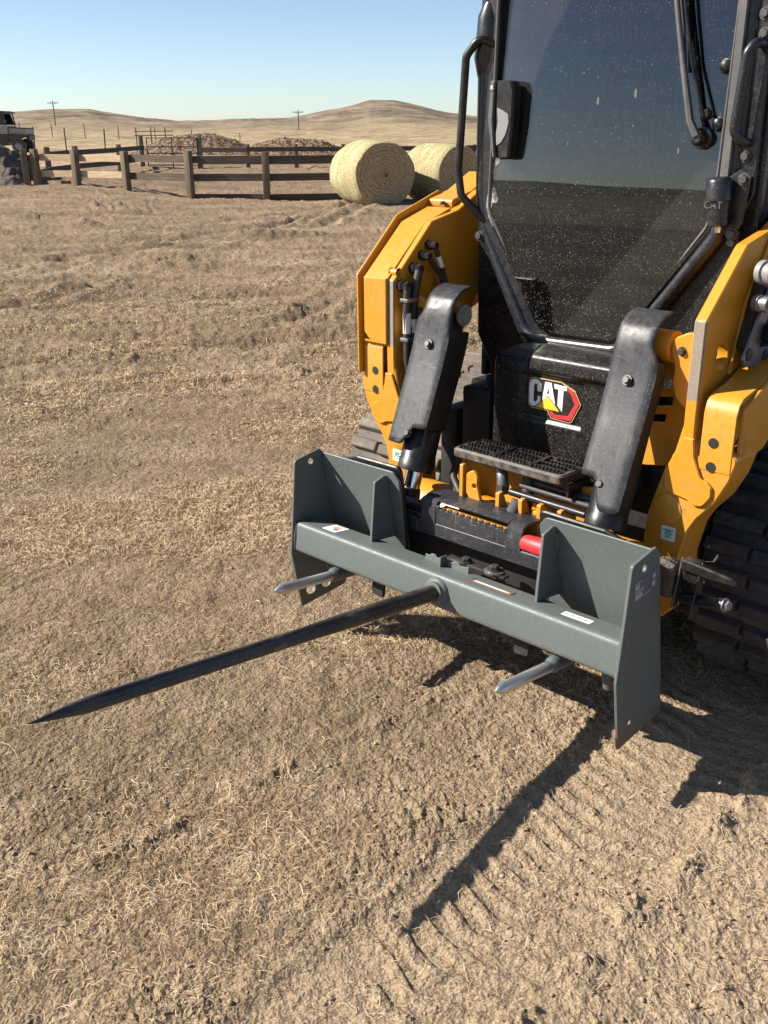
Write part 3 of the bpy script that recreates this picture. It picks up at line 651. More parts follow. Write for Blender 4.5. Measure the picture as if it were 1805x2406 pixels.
box('cross_strip', (-.050, .312, .685), (-.034, .418, .695), M['plastic'], sp, .002); box('cross_strip', (.080, .312, .685), (.096, .418, .695), M['plastic'], sp, .002)
box('step_side', (.205, .33, .615), (.215, .44, .654), M['blk'], sp, .002)

# --- lower frame behind the step, belly, boxes
fr = box('main_frame', (-.43, .66, .22), (.43, 2.3, .735), M['inner'], LD, .01)
plate('frame_face', [(-.30, .605), (.27, .605), (.27, .36), (-.30, .36)], 'y', .452, .470, M['yel'], fr, (), .01, .003)
plate('frame_upright', [(.198, .63, .01), (.28, .64, .01), (.28, .40), (.205, .40)], 'y', .395, .412, M['yel'], fr, [circ(.225, .600, .009)], 0, .003)
plate('slotted_panel', [(.33, 1.02, .02), (.50, 1.02, .02), (.50, .80, .04), (.43, .72, .03), (.33, .70, .02)], 'y', .498, .512, M['yel'], fr, [fil([(.373, .955), (.415, .96), (.412, .935), (.370, .93)]), fil([(.365, .905), (.417, .915), (.414, .888), (.362, .878)]), fil([(.361, .855), (.40, .862), (.397, .838), (.358, .832)])], 0, .003)
box('frame_cheek', (.431, .56, .30), (.499, 1.2, .86), M['inner'], fr, .006); box('frame_cheek', (-.499, .60, .30), (-.431, 1.2, .70), M['inner'], fr, .006)
box('battery_box', (-.405, .60, .52), (-.287, .76, .79), M['inner'], fr, .008)
for p in ((-.375, .62), (-.33, .64), (-.335, .70)): bolt((p[0], p[1], .79), (0, 0, 1), .008, M['bolt'], fr)
box('frame_ledge', (-.47, .72, .70), (-.35, .98, .785), M['yel'], fr, .012)
box('rear_body', (-.62, 1.85, .45), (.62, 2.75, 1.55), M['yel'], LD, .04, 3)
plate('white_decal', [(.13, .615), (.18, .618), (.18, .588), (.13, .585)], 'y', .4505, .4518, M['white'], fr, (), .003, .0003)

# --- lift arms
def arm(s):
    nm = 'lift_arm'
    A = plate_mesh([(.380, .90), (.380, 1.148, .012), (.560, 1.318, .02), (.69, 1.345, .02), (.80, 1.40, .02), (1.3, 1.52), (2.3, 1.70), (2.3, 1.46), (1.4, 1.24), (.90, 1.11), (.79, 1.05, .03), (.73, .94, .04), (.66, .80, .04), (.56, .73, .04), (.46, .71, .03), (.385, .74)], 'x', s*.514, s*.546, [circ(.488, 1.043, .036, 24)] if s > 0 else [circ(.405, 1.172, .012, 14)], 0, .003)
    a = link(nm, A, M['arm'], LD)
    leg = [(.513, .934), (.512, .877, .03), (.496, .804, .03), (.472, .755, .03), (.454, .691, .03), (.435, .62, .03), (.430, .55, .03), (.428, .40, .03), (.450, .325, .03), (.500, .315, .03), (.538, .36, .03), (.537, .507, .04), (.556, .595, .04), (.576, .633, .03), (.621, .689, .03), (.652, .755, .03), (.668, .815, .02), (.640, .838), (.560, .80, .02), (.547, .84, .01), (.546, .934)]
    l = plate('arm_leg', [(s*p[0],)+p[1:] for p in leg], 'y', .383, .500, M['yel'], a, (), 0, .004)
    # curved front plate above the leg
    prof = [(.381, .775), (.381, .925), (.390, .952), (.410, .968), (.445, .975), (.490, .983), (.560, 1.012), (.95, 1.13)]
    inn = [(y+.012*(.3+.7*min(1, i/3)) if i < 3 else y+.006, z-.013 if i > 2 else z) for i, (y, z) in enumerate(prof)]
    me = plate_mesh(prof+inn[::-1], 'x', s*.566, s*.652, (), 0, .001); link('curved_plate', me, M['yel'], a)
    for z in (.849, .785):
        cyl('bolt_hole', (s*.600, .3805, z), (s*.600, .3795, z), [(0, .0135), (1, .0135)], M['inner'], a, 20)
    plate('outer_plate', [(.402, .83), (.402, .945, .02), (.50, .985, .02), (.56, 1.012), (.95, 1.13), (2.3, 1.52), (2.3, 1.28), (1.0, 1.0), (.75, .90, .03), (.605, .858, .02), (.535, .812, .02), (.43, .80)], 'x', s*.6525, s*.664, M['yel'], a, (), 0, .002)
    # hooked lap plate and cast boss on the leg
    lap = [(.480, .697, .01), (.509, .690, .02), (.546, .684, .02), (.567, .672, .01), (.592, .675, .02), (.612, .705, .02), (.611, .732, .01), (.598, .743, .008), (.580, .748, .02), (.556, .80, .02), (.549, .85), (.520, .85), (.499, .80, .02), (.474, .745, .02)]
    plate('lap_plate', [(s*p[0],)+p[1:] for p in lap], 'y', .374, .383, M['yel'], a, (), 0, .0025)
    cyl('cast_boss', (s*.490, .384, .640), (s*.490, .377, .640), [(0, .044), (.5, .043), (1, .034)], M['yel'], a, 24)
    # decal with green tie-down mark
    dx = s*.502
    d = plate('decal', [(dx-.021, .594), (dx+.021, .594), (dx+.021, .553), (dx-.021, .553)], 'y', .3815, .3828, M['white'], a, (), .004, .0003)
    bm = bmesh.new()
    for i in range(5): bm_box(bm, (dx-.015+i*.0065, .3808, .5835), (dx-.011+i*.0065, .3814, .586))
    bm_box(bm, (dx-.016, .3808, .582), (dx+.016, .3814, .5835)); bm_box(bm, (dx-.009, .3808, .5625), (dx+.009, .3814, .5645))
    for i in range(18):
        an = math.pi*2*i/18
        if -.4 < math.sin(an) < .95 or i % 2: bm_box(bm, (dx+.0085*math.cos(an)-.0013, .3808, .573+.0085*math.sin(an)-.0013), (dx+.0085*math.cos(an)+.0013, .3814, .573+.0085*math.sin(an)+.0013))
        bm_box(bm, (dx+.0038*math.cos(an)-.001, .3808, .574+.0038*math.sin(an)-.001), (dx+.0038*math.cos(an)+.001, .3814, .574+.0038*math.sin(an)+.001))
    from_bm('tie_down_mark', bm, M['green'], d, 0)
    # cylinder mount: ear plate and boss
    plate('ear_plate', [(s*p[0],)+p[1:] for p in [(.5135, 1.100), (.468, 1.103, .03), (.432, 1.085, .02), (.424, 1.050, .03), (.438, 1.005, .03), (.434, .965, .03), (.450, .925, .03), (.500, .885, .02), (.5135, .885)]], 'y', .446, .466, M['yel'], a, (), 0, .004)
    BL((s*.456, .445, 1.053), (0, -1, 0), .009, a)
    cyl('pivot_boss', (s*.340, .475, 1.055), (s*.421, .475, 1.055), [(0, .040), (.02, .042), (1, .042)], M['yel'], a, 28)
    return a
AL = arm(-1); AR = arm(1)
# left arm: hose guard box and outer flange
gb = plate('hose_guard', [(-.538, 1.156), (-.640, 1.152), (-.640, .975, .01), (-.612, .950, .01), (-.538, .950)], 'y', .370, .380, M['yel'], AL, (), 0, .003)
tp = [(.372, 1.150), (.552, 1.312), (.68, 1.352), (.68, 1.340), (.560, 1.300), (.378, 1.142)]
link('guard_top', plate_mesh(tp, 'x', -.640, -.538, (), 0, .001), M['yel'], gb)
link('guard_bottom', plate_mesh([(.371, .952), (.371, .946), (.402, .930), (.402, .936)], 'x', -.638, -.540, (), 0, .001), M['yel'], gb)
plate('flange', [(.362, .835, .01), (.362, 1.160, .01), (.548, 1.332, .01), (.76, 1.402, .01), (.80, 1.36), (.80, 1.15), (.45, .98), (.41, .835)], 'x', -.664, -.655, M['yel'], gb, (), 0, .002)
link('flange_lip', plate_mesh([(.70, 1.375), (.80, 1.40), (.92, 1.46), (.92, 1.43), (.80, 1.37), (.70, 1.345)], 'x', -.654, -.548, (), .01, .002), M['yel'], gb)
for p in ((.690, 1.362),): bolt((-.58, p[0], p[1]), (0, -.25, 1), .008, M['bolt'], gb)
cyl('hole_plug', (-.513, .484, 1.06), (-.505, .484, 1.06), [(0, .010), (1, .009)], M['hose'], AL, 14)
# hoses and fittings on the inside of the left arm
def fitting(y, z, r): return cyl('hose_fitting', (-.513, y, z), (-.470, y, z), [(0, r), (.45, r), (.5, r*.8), (.95, r*.8), (1, r*.6)], M['blk'], AL, 6, 20)
for (y, z, r) in ((.538, 1.247, .0155), (.505, 1.217, .0155), (.464, 1.180, .019), (.407, 1.132, .019)): fitting(y, z, r)
H1 = tube('hose', [(-.480, .407, 1.132), (-.478, .402, 1.05), (-.478, .405, .90), (-.470, .42, .80), (-.44, .45, .74)], .0125, M['hose'], AL, 12, .05)
H2 = tube('hose', [(-.480, .462, 1.175), (-.480, .44, 1.10), (-.478, .428, 1.0), (-.476, .432, .90), (-.46, .455, .80)], .014, M['hose'], AL, 12, .05)
H3 = tube('hose', [(-.480, .506, 1.214), (-.476, .535, 1.180), (-.474, .566, 1.150), (-.474, .575, 1.10), (-.44, .57, 1.0)], .009, M['hose'], AL, 10, .03)
H4 = tube('hose', [(-.480, .540, 1.243), (-.476, .556, 1.200), (-.474, .572, 1.165), (-.47, .59, 1.10), (-.43, .60, 1.0)], .008, M['hose'], AL, 10, .03)
cyl('hose_label', (-.478, .403, 1.050), (-.478, .404, .985), [(0, .0131), (1, .0131)], M['white'], H1, 16)
cyl('hose_label', (-.478, .430, 1.028), (-.477, .430, .985), [(0, .0146), (1, .0146)], M['white'], H2, 16)
cyl('hose_label', (-.476, .550, 1.212), (-.475, .566, 1.178), [(0, .0088), (1, .0088)], M['white'], H4, 12)
for z in (1.09, .965): box('hose_clip', (-.495, .388, z-.006), (-.462, .448, z+.006), M['steel'], AL, .002)
# right arm: coupler bracket outside
plate('backing_plate', [(.52, .99, .01), (.575, 1.18, .01), (.70, 1.36, .01), (.95, 1.40), (.95, 1.10), (.70, 1.0, .01)], 'x', .5465, .556, M['yel'], AR, (), 0, .002)
cb = plate('coupler_bracket', [(.494, 1.045, .012), (.508, 1.022, .012), (.72, .998, .01), (.72, 1.045), (.575, 1.064, .006), (.632, 1.20, .01), (.603, 1.215, .01)], 'x', .592, .602, M['steel'], AR, (), 0, .002)
plate('coupler_block', [(.53, 1.06), (.60, 1.25), (.78, 1.30), (.78, 1.03)], 'x', .557, .590, M['blk'], AR, (), .01, .004)
for (y, z) in ((.518, 1.054), (.617, 1.034)): cyl('bracket_bolt', (.602, y, z), (.608, y, z), [(0, .016), (.6, .016), (1, .011)], M['hose'], cb, 18)
for (y, z, r, m) in ((.551, 1.180, .021, 'steel'), (.612, 1.096, .030, 'blk'), (.560, 1.255, .030, 'lgray')):
    cyl('quick_coupler', (.59, y, z), (.64, y-.015, z), [(0, r), (.3, r), (.35, r*.8), (.5, r*.8), (.52, r), (.85, r), (.87, r*.6), (1, r*.55)], M[m], cb, 24)

# --- tilt cylinders with bent guards
def tiltcyl(s):
    top = Vector((s*.352, .468, 1.055)); bot = Vector((s*.352, .305, .575)); ax = (bot-top)
    c = cyl('tilt_cylinder', top, bot, [(0, .040), (.12, .050), (.14, .056), (.93, .056), (.935, .058), (1, .058)], M['blk'], LD, 30)
    e = bot+ax.normalized()*.09
    cyl('rod', bot, e, [(0, .029), (.55, .029), (.56, .029), (1, .029)], M['chrome'], c, 24)
    cyl('rod_eye', e-ax.normalized()*.035, e+ax.normalized()*.05, [(0, .031), (.3, .036), (1, .036)], M['blk'], c, 24)
    # guard: a bent sheet, front face plus two returns
    P = [(.236, .630), (.262, .690), (.300, .785), (.350, .905), (.378, .985), (.390, 1.035), (.399, 1.075), (.418, 1.108), (.448, 1.130), (.490, 1.138), (.515, 1.132)]
    P = [Vector(p) for p in P]; L = [0]
    for a, b in zip(P, P[1:]): L.append(L[-1]+(b-a).length)
    def at(t):
        t = max(0, min(L[-1], t)); i = max(j for j in range(len(L)-1) if L[j] <= t); u = (t-L[i])/(L[i+1]-L[i]); return P[i].lerp(P[i+1], u)
    tl = [0]+list(np.linspace(.02, .46, 12))+list(np.linspace(.47, L[-1], 14)); nx = 15; V = []; Fc = []; xi, xo = .288, .420
    def cutz(u): # lower edge: short on the inside, long on the outside, joined by an S
        return (.014 if s > 0 else .046)+(.085 if s > 0 else .06)*(1-float(sst(.30, .62, u)))
    for t in tl:
        for j in range(nx):
            u = j/(nx-1); xoo = xo-.022*float(sst(.43, .455, t)); x = xi+(xoo-xi)*u; c0 = cutz(u)
            p = at(c0+(L[-1]-c0)*(t/L[-1])); cr = .005*((abs(u-.5)*2)**9)
            V.append((s*x, p.x+cr, p.y))
    nt_ = len(tl)
    for i in range(nt_-1):
        for j in range(nx-1):
            a = i*nx+j; q = (a, a+1, a+1+nx, a+nx); Fc.append(q if s > 0 else q[::-1])
    bm = bmesh.new(); vs = [bm.verts.new(v) for v in V]
    for q in Fc: bm.faces.new([vs[i] for i in q])
    # returns
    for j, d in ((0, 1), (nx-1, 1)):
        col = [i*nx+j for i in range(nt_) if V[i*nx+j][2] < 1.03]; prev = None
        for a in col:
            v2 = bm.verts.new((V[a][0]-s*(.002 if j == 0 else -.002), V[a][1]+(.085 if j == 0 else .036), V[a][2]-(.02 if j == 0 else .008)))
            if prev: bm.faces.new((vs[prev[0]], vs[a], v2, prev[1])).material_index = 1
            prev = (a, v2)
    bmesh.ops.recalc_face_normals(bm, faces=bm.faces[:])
    g = from_bm('cylinder_guard', bm, M['guard'], c, 60); g.data.materials.append(M['inner'])  # returns take the near-black material: the shade on them put into the colour
    so_ = g.modifiers.new('thickness', 'SOLIDIFY'); so_.thickness = .005; so_.offset = 1
    for (y, z) in ((.364, .974), (.270, .708)): BL((s*.350, y, z), (0, -.93, .36), .0105, c)
    cyl('pin', (s*.30, .468, 1.055), (s*.283, .468, 1.055), [(0, .033), (.5, .033), (.55, .024), (1, .023)], M['lgray'], c, 30)
    return c
tiltcyl(-1); tiltcyl(1)
# --- torque tube, tabs, hydraulics between the arms
tt = cyl('torque_tube', (-.43, .40, .425), (.43, .40, .425), [(0, .085), (1, .085)], M['yel'], LD, 36)
plate('hose_tab', [(-.138, .614, .008), (-.112, .633, .015), (-.090, .618, .015), (-.092, .59, .02), (-.068, .505), (-.09, .475), (-.120, .535, .03), (-.136, .56, .02)], 'y', .298, .311, M['yel'], tt, [circ(-.103, .583, .0075)], 0, .002)
plate('tab', [(.29, .645), (.305, .645), (.36, .60), (.36, .44), (.29, .44)], 'x', -.155, -.140, M['yel'], tt, (), .004, .002)
for x, z0 in ((-.012, .50), (.072, .50), (.138, .545), (.208, .545)):
    plate('tab', [(.296, z0), (.296, .584), (.316, .586), (.35, z0+.01), (.35, .46), (.31, .46)], 'x', x-.008, x+.008, M['yel'], tt, (), .004, .002)
plate('front_web', [(.10, .552, .01), (.27, .556), (.27, .43), (-.05, .40), (-.05, .43), (.03, .455, .03)], 'y', .318, .330, M['yel'], tt, (), 0, .003)
hy = tube('steel_line', [(.015, .325, .588), (.28, .322, .585)], .0115, M['blk'], LD, 12)
tube('steel_line', [(.03, .355, .603), (.28, .352, .60)], .0095, M['hose'], LD, 12)
tube('steel_line', [(.05, .375, .615), (.28, .372, .612)], .0095, M['hose'], LD, 12)
hb = tube('hydraulic_elbow', [(-.10, .40, .642), (-.055, .36, .645), (-.028, .34, .625), (-.022, .335, .575)], .0175, M['steel'], LD, 14, .04)
cyl('hex_nut', (-.0225, .336, .600), (-.022, .335, .572), [(0, .021), (1, .021)], M['bolt'], hb, 6, 20)
tube('hydraulic_hose', [(.02, .42, .66), (.045, .38, .64), (.052, .36, .58), (.05, .345, .50)], .02, M['hose'], LD, 12, .05)
tube('hydraulic_hose', [(-.26, .42, .62), (-.24, .36, .57), (-.18, .33, .53), (-.15, .33, .49)], .012, M['hose'], LD, 12, .05)
tube('hydraulic_hose', [(-.28, .44, .60), (-.25, .37, .545), (-.19, .34, .51), (-.16, .33, .47)], .010, M['hose'], LD, 12, .05)
sv = tube('hose_sleeve', [(.052, .318, .570), (.045, .300, .53), (.028, .288, .485)], [.021, .024, .023], M['seat'], LD, 10)
cyl('clamp', (.037, .294, .512), (.033, .291, .500), [(0, .0265), (1, .0265)], M['steel'], sv, 18)
# --- quick coupler
qc = plate('quick_coupler', [(-.36, .472), (.262, .478), (.262, .432), (-.36, .428)], 'y', .1965, .212, M['guard'], LD, (), .004, .003)
pr = [(.318, .540), (.245, .549), (.220, .548), (.204, .538), (.197, .516), (.1955, .470), (.203, .470), (.205, .512), (.211, .530), (.224, .540), (.245, .541), (.318, .532)]
for (x0, x1) in ((-.226, -.168), (.098, .152)): link('top_cover', plate_mesh(pr, 'x', x0, x1, (), 0, .0012), M['guard'], qc)
pr2 = [(.318, .5395), (.245, .5485), (.214, .5475), (.209, .5445), (.211, .540), (.245, .5405), (.318, .5315)]
link('top_cover', plate_mesh(pr2, 'x', -.1675, .0975, (), 0, .001), M['guard'], qc)
teeth = [(-.1675, .470)]
for i in range(11): x = -.1675+i*.0238; teeth += [(x, .531), (x+.012, .531), (x+.014, .522), (x+.0215, .522)]
teeth += [(.0975, .531), (.0975, .470)]
plate('toothed_strip', teeth, 'y', .1985, .2050, M['guard'], qc, (), 0, .001)
box('slot_floor', (-.167, .212, .495), (.097, .245, .520), M['yel'], qc, .002)
for s in (-1, 1):
    wp_ = plate('wedge_plate', [(s*.244 if s > 0 else -.266, .286, .02), (s*.45, .283, .02), (s*.57, .25), (s*.57, -.12), (s*.27, -.12)], 'y', .114, .132, M['blk'], qc, (), 0, .004)
    for v in wp_.data.vertices: v.co.y += (.262-v.co.z)*.296
    wp_.data.transform(Matrix.Translation((0, 0, .37317)) @ Matrix.Rotation(-.117444, 4, 'X'))
    cyl('lock_pin', (s*.53, .09, .235), (s*.53, .09, .335), [(0, .016), (.3, .022), (1, .022)], M['mgray'], qc, 18)
cyl('red_cap', (.150, .214, .500), (.250, .214, .500), [(0, .020), (.05, .024), (.35, .024), (.4, .026), (1, .026)], M['red'], qc, 24)
tube('pivot_shaft', [(-.46, .232, .492), (-.23, .232, .492)], .022, M['blk'], qc, 16)
box('linkage_bar', (-.10, .165, .385), (.12, .195, .393), M['bolt'], qc, .002)
BL((-.03, .18, .393), (0, 0, 1), .014, qc); BL((.075, .18, .399), (0, 0, 1), .015, qc)
cyl('washer', (.075, .18, .393), (.075, .18, .399), [(0, .030), (1, .030)], M['galv'], qc, 24)
box('coupler_beam', (-.42, .255, .28), (.42, .31, .44), M['inner'], qc, .006)
# release lever outside the right arm
lv = plate('release_lever', [(.205, .455), (.235, .450), (.255, .570), (.240, .588)], 'x', .617, .623, M['bolt'], LD, (), .004, .002)
plate('lever_plate', [(.19, .445), (.235, .440), (.255, .575), (.235, .590)], 'x', .673, .679, M['blk'], lv, (), .004, .002)
box('lever_web', (.625, .235, .45), (.671, .262, .585), M['blk'], lv, .003)
plate('lever_bar', [(.625, .588), (.700, .581), (.765, .574, .02), (.775, .555, .02), (.70, .553), (.625, .558)], 'y', .222, .234, M['blk'], lv, (), 0, .004)
cyl('spring_rod', (.63, .235, .478), (.752, .222, .503), [(0, .014), (.85, .014), (.86, .018), (1, .016)], M['blk'], lv, 16)
BL((.752, .222, .503), (1, -.15, .1), .013, lv, 'galv' if False else 'steel')
box('mount_block', (.550, .215, .47), (.612, .27, .565), M['dirt'], lv, .012, 3)

# --- tracks
def hull(circles, n=48):
    pts = []
    for (cy, cz, r) in circles:
        for i in range(n): a = 2*math.pi*i/n; pts.append((cy+r*math.cos(a), cz+r*math.sin(a)))
    pts = sorted(set((round(a, 6), round(b, 6)) for a, b in pts)); cr = lambda o, a, b: (a[0]-o[0])*(b[1]-o[1])-(a[1]-o[1])*(b[0]-o[0])
    lo = []
    for p in pts:
        while len(lo) > 1 and cr(lo[-2], lo[-1], p) <= 0: lo.pop()
        lo.append(p)
    up = []
    for p in reversed(pts):
        while len(up) > 1 and cr(up[-2], up[-1], p) <= 0: up.pop()
        up.append(p)
    return lo[:-1]+up[:-1]
belt = [Vector(p) for p in hull([(.888, .335, .306), (2.15, .30, .27), (2.05, .58, .20)])]
cum = [0]
for a, b in zip(belt, belt[1:]+belt[:1]): cum.append(cum[-1]+(b-a).length)
def belt_at(t):
    t %= cum[-1]; i = max(j for j in range(len(belt)) if cum[j] <= t); a = belt[i]; b = belt[(i+1) % len(belt)]
    return a.lerp(b, (t-cum[i])/(cum[i+1]-cum[i])), (b-a).normalized()
NL = 60; pitch = cum[-1]/NL
bm = bmesh.new()
for (x0, x1, sk) in ((-.222, -.085, .0), (-.080, .064, .005), (.069, .222, .0)):
    r = bm_box(bm, (x0, -.0235+sk, 0), (x1, .0235+sk, .030))
    for v in r:
        if v.co.z > .01: v.co.y = sk+(v.co.y-sk)*.72; v.co.x += .004 if v.co.x < (x0+x1)/2 else -.004
bmesh.ops.bevel(bm, geom=bm.edges[:], offset=.003, segments=1, affect='EDGES')
lugme = bpy.data.meshes.new('lug'); bm.to_mesh(lugme); bm.free()
lugme2 = lugme.copy(); lugme.materials.append(M['rubber']); lugme2.materials.append(M['rubberd'])
for s in (-1, 1):
    xc = s*.725
    inn = [(p.x, p.y) for p in belt]; cen = Vector((sum(p.x for p in belt)/len(belt), sum(p.y for p in belt)/len(belt)))
    hole = [(p.x+(cen-p).normalized().x*.03, p.y+(cen-p).normalized().y*.03) for p in belt]
    tr = plate('track', inn, 'x', xc-.225, xc+.225, M['rubber' if s > 0 else 'rubberd'], LD, [hole], 0, .006)
    for i in range(NL):
        p, t = belt_at(i*pitch); nrm = Vector((t.y, -t.x))
        o = bpy.data.objects.new('lug', lugme if s > 0 else lugme2); COL.objects.link(o); o.parent = tr
        Mx = Matrix(((1, 0, 0, xc), (0, t.x, nrm.x, p.x-nrm.x*.002), (0, t.y, nrm.y, p.y-nrm.y*.002), (0, 0, 0, 1)))
        if i % 2: Mx = Mx @ Matrix.Scale(-1, 4, (1, 0, 0))
        o.matrix_local = Mx
    for (cy, cz, r) in ((.888, .335, .27), (2.15, .30, .235), (1.25, .17, .12), (1.55, .17, .12), (1.85, .17, .12), (2.05, .58, .165)):
        cyl('roller', (xc-.12, cy, cz), (xc+.12, cy, cz), [(0, r*.9), (.05, r), (.2, r), (.25, r*.5), (.75, r*.5), (.8, r), (.95, r), (1, r*.9)], M['blk'], tr, 24)
    plate('track_frame', [(.80, .30, .05), (1.0, .45, .05), (2.2, .55, .05), (2.3, .30, .05), (2.1, .20, .05), (1.0, .20, .05)], 'x', xc-.06, xc+.06, M['blk'], tr, (), 0, .01)

# ------------------------------------------------------------------ bale spear (tilted back a little on the coupler)
SP = empty('bale_spear', (0.139866, 2.528798, 0.373170))
SP.rotation_mode = 'QUATERNION'
SP.rotation_quaternion = (Matrix.Rotation(YAW, 3, 'Z') @ Matrix.Rotation(-0.007608, 3, 'Y') @ Matrix.Rotation(-0.117444, 3, 'X')).to_quaternion()
tag(SP, 'grey steel bale spear frame with one long black tine mounted on the loader', 'bale spear')
q = .051
bar = link('cross_bar', plate_mesh(fil([(0, -q), (.102, -q), (.102, q), (0, q)], .017, 7), 'x', -.5995, .5995, (), 0, .0005), M['gray'], SP)
side = [(-.012, .252, .012), (.092, .281, .006), (.114, .262, .006), (.256, -.214, .02), (.050, -.257, .004), (-.009, -.056, .01), (-.009, .056, .01)]
spl = plate('side_plate', side, 'x', -.610, -.600, M['gray'], SP, [circ(.055, .243, .0105), circ(.086, -.200, .021), circ(.156, -.190, .021)], 0, .002)
spr = plate('side_plate', side, 'x', .600, .610, M['gray'], SP, [circ(.046, .236, .0105), fil([(.080, -.200, .006), (.094, -.198, .006), (.096, -.184, .006), (.082, -.186, .006)])], 0, .002)
for s in (-1, 1):
    bp = plate('back_plate', [(s*.5995, .270), (s*.280, .272, .022), (s*.258, .245, .01), (s*.275, -.02), (s*.5995, -.02)], 'y', .0995, .1095, M['gray'], SP, (), 0, .002)
    for v in bp.data.vertices: v.co.y += (.262-v.co.z)*.296   # the plate leans, following the rear edge of the side plates
    plate('gusset', [(.052, .0515), (.049, .240, .004), (.086, .256, .004), (.102, .254), (.161, .0515)], 'x', s*.309-.005, s*.309+.005, M['gray'], SP, (), 0, .0015)
    tube('weld_bead', [(s*.309+.006*s, .156, .06), (s*.309+.006*s, .144, .10)], .003, M['gray'], SP, 6)
    tube('weld_bead', [(s*.309+.006*s, .118, .19), (s*.309+.006*s, .104, .235)], .0035, M['gray'], SP, 6)
    tube('weld_bead', [(s*.597, .002, -.045), (s*.597, -.001, .0), (s*.597, .002, .045)], .0045, M['gray'], SP, 6)
    # stabiliser tine
    tn = cyl('stabilizer_tine', (s*.4146, .03, -.0785), (s*.4146, -.2376, -.0785), [(0, .0155), (.86, .0155), (.90, .0145), (.95, .0105), (.985, .0045), (1, .0008)], M['galv'], SP, 24)
    cyl('sleeve', (s*.4146, .10, -.0770), (s*.4146, .0, -.0770), [(0, .0215), (.95, .0215), (1, .0205)], M['gray'], tn, 24)
    cyl('weld_ring', (s*.4146, .006, -.0780), (s*.4146, -.010, -.0780), [(0, .0225), (.5, .0205), (1, .0165)], M['gray'], tn, 20)
    plate('lower_tab', [(s*.25, -.0505), (s*.30, -.0505), (s*.30, -.115, .01), (s*.25, -.12, .01)], 'y', .06, .072, M['inner'], SP, (), 0, .002)
# main tine: round at the base, flattened grooved flanks, faceted point
T = 1.2253; N = 60; seg = 28; V = []; Fc = []
for i in range(N+1):
    t = i/N; r = .0238-.0050*t
    if t > .90: r *= max(.02, (1-t)/.10)**.8
    flat = float(sst(.28, .42, t))
    for k in range(seg):
        a = 2*math.pi*k/seg; rr = r*(1-flat*.10*(math.cos(2*(a-.35)))**2+flat*.05*math.cos(4*a+.6))
        V.append((.0117+rr*math.cos(a), -.004-T*t+.004*t, rr*math.sin(a)))
for i in range(N):
    for k in range(seg): k2 = (k+1) % seg; Fc.append((i*seg+k, i*seg+k2, (i+1)*seg+k2, (i+1)*seg+k))
Fc.append(tuple(range(seg))); Fc.append(tuple(N*seg+k for k in range(seg))[::-1])
mt = raw('main_tine', V, [f[::-1] for f in Fc], M['tine'], SP, 40)
cyl('collar', (.0117, .004, 0), (.0117, -.022, 0), [(0, .043), (.25, .042), (.55, .036), (.6, .034), (.95, .032), (1, .027)], M['gray'], SP, 30)
# cleats, labels
for (x0, x1) in ((-.105, -.030), (-.022, .060)):
    L_ = x1-x0
    plate('cleat', [(x0, .048), (x0, .066), (x0+L_*.2, .066), (x0+L_*.32, .073), (x0+L_*.5, .073), (x0+L_*.6, .066), (x0+L_*.85, .067), (x1, .072), (x1, .048)], 'y', .074, .079, M['gray'], SP, (), 0, .001)
plate('cleat', [(.050, .048), (.050, .082), (.078, .082), (.080, .048)], 'x', -.031, -.025, M['gray'], SP, (), 0, .001)
wl = plate('white_label', [(-.498, .023), (-.496, .083), (-.435, .083), (-.437, .022)], 'z', .0512, .0522, M['white'], SP, (), .003, .0002)
plate('picture', [(-.478, .045), (-.478, .070), (-.452, .070), (-.452, .045)], 'z', .0522, .0526, M['orange'], wl, (), .002, .0001)
plate('picture', [(-.464, .036), (-.464, .050), (-.448, .050), (-.448, .036)], 'z', .0523, .0528, M['blue'], wl, (), .001, .0001)
for y in (.030, .077): box('print_line', (-.488, y-.0012, .0522), (-.445, y+.0012, .0525), M['print'], wl, 0)
tl_ = plate('text_label', [(.400, .035), (.399, .062), (.485, .063), (.487, .036)], 'z', .0512, .0522, M['white'], SP, (), .004, .0002)
bm = bmesh.new(); x = .408; random.seed(3)
while x < .478:
    wd_ = random.choice((.0022, .003, .0036)); hh_ = random.choice((.0045, .006, .0075)); bm_box(bm, (x, .049-hh_/2, .0522), (x+wd_, .049+hh_/2, .0525)); x += wd_+random.choice((.0012, .0014, .004))
from_bm('print_line', bm, M['print'], tl_, 0)
wr = plate('warning_label', [(.098, .036), (.100, .064), (.236, .064), (.237, .036)], 'z', .0512, .0520, M['gray'], SP, (), .002, .0002)
plate('worn_print', [(.104, .038), (.104, .050), (.230, .049), (.230, .038)], 'z', .0520, .0524, M['orange'], wr, (), .001, .0001)
plate('worn_print', [(.112, .042), (.112, .047), (.222, .046), (.222, .042)], 'z', .0524, .0527, M['white'], wr, (), .001, .0001)
for x in (.0985, .2365): box('print_line', (x-.0015, .040, .0520), (x+.0015, .062, .0525), M['print'], wr, 0)
def sidelab(name, pts, a0, a1, mat, par): return plate(name, pts, 'x', a0, a1, mat, par, (), .003, .0002)
sb = sidelab('data_label', [(.005, .204), (.111, .227), (.122, .175), (.017, .153)], .6102, .6110, M['dlabel'], spr)
u_ = Vector((.106, .023)); v_ = Vector((.0115, -.0515)); o_ = Vector((.005, .204))
def uv(a, b): p = o_+u_*a+v_*b; return (p.x, p.y)
for (a0, a1, b0, b1) in ((.03, .30, .05, .10), (.03, .20, .16, .40), (.03, .40, .46, .50), (.03, .38, .54, .59), (.03, .33, .66, .92), (.36, .70, .90, .94), (.78, .89, .20, .42), (.76, .89, .56, .85)):
    plate('print_block', [uv(a0, b0), uv(a1, b0), uv(a1, b1), uv(a0, b1)], 'x', .6110, .6114, M['slabel'], sb, (), 0, .0001)

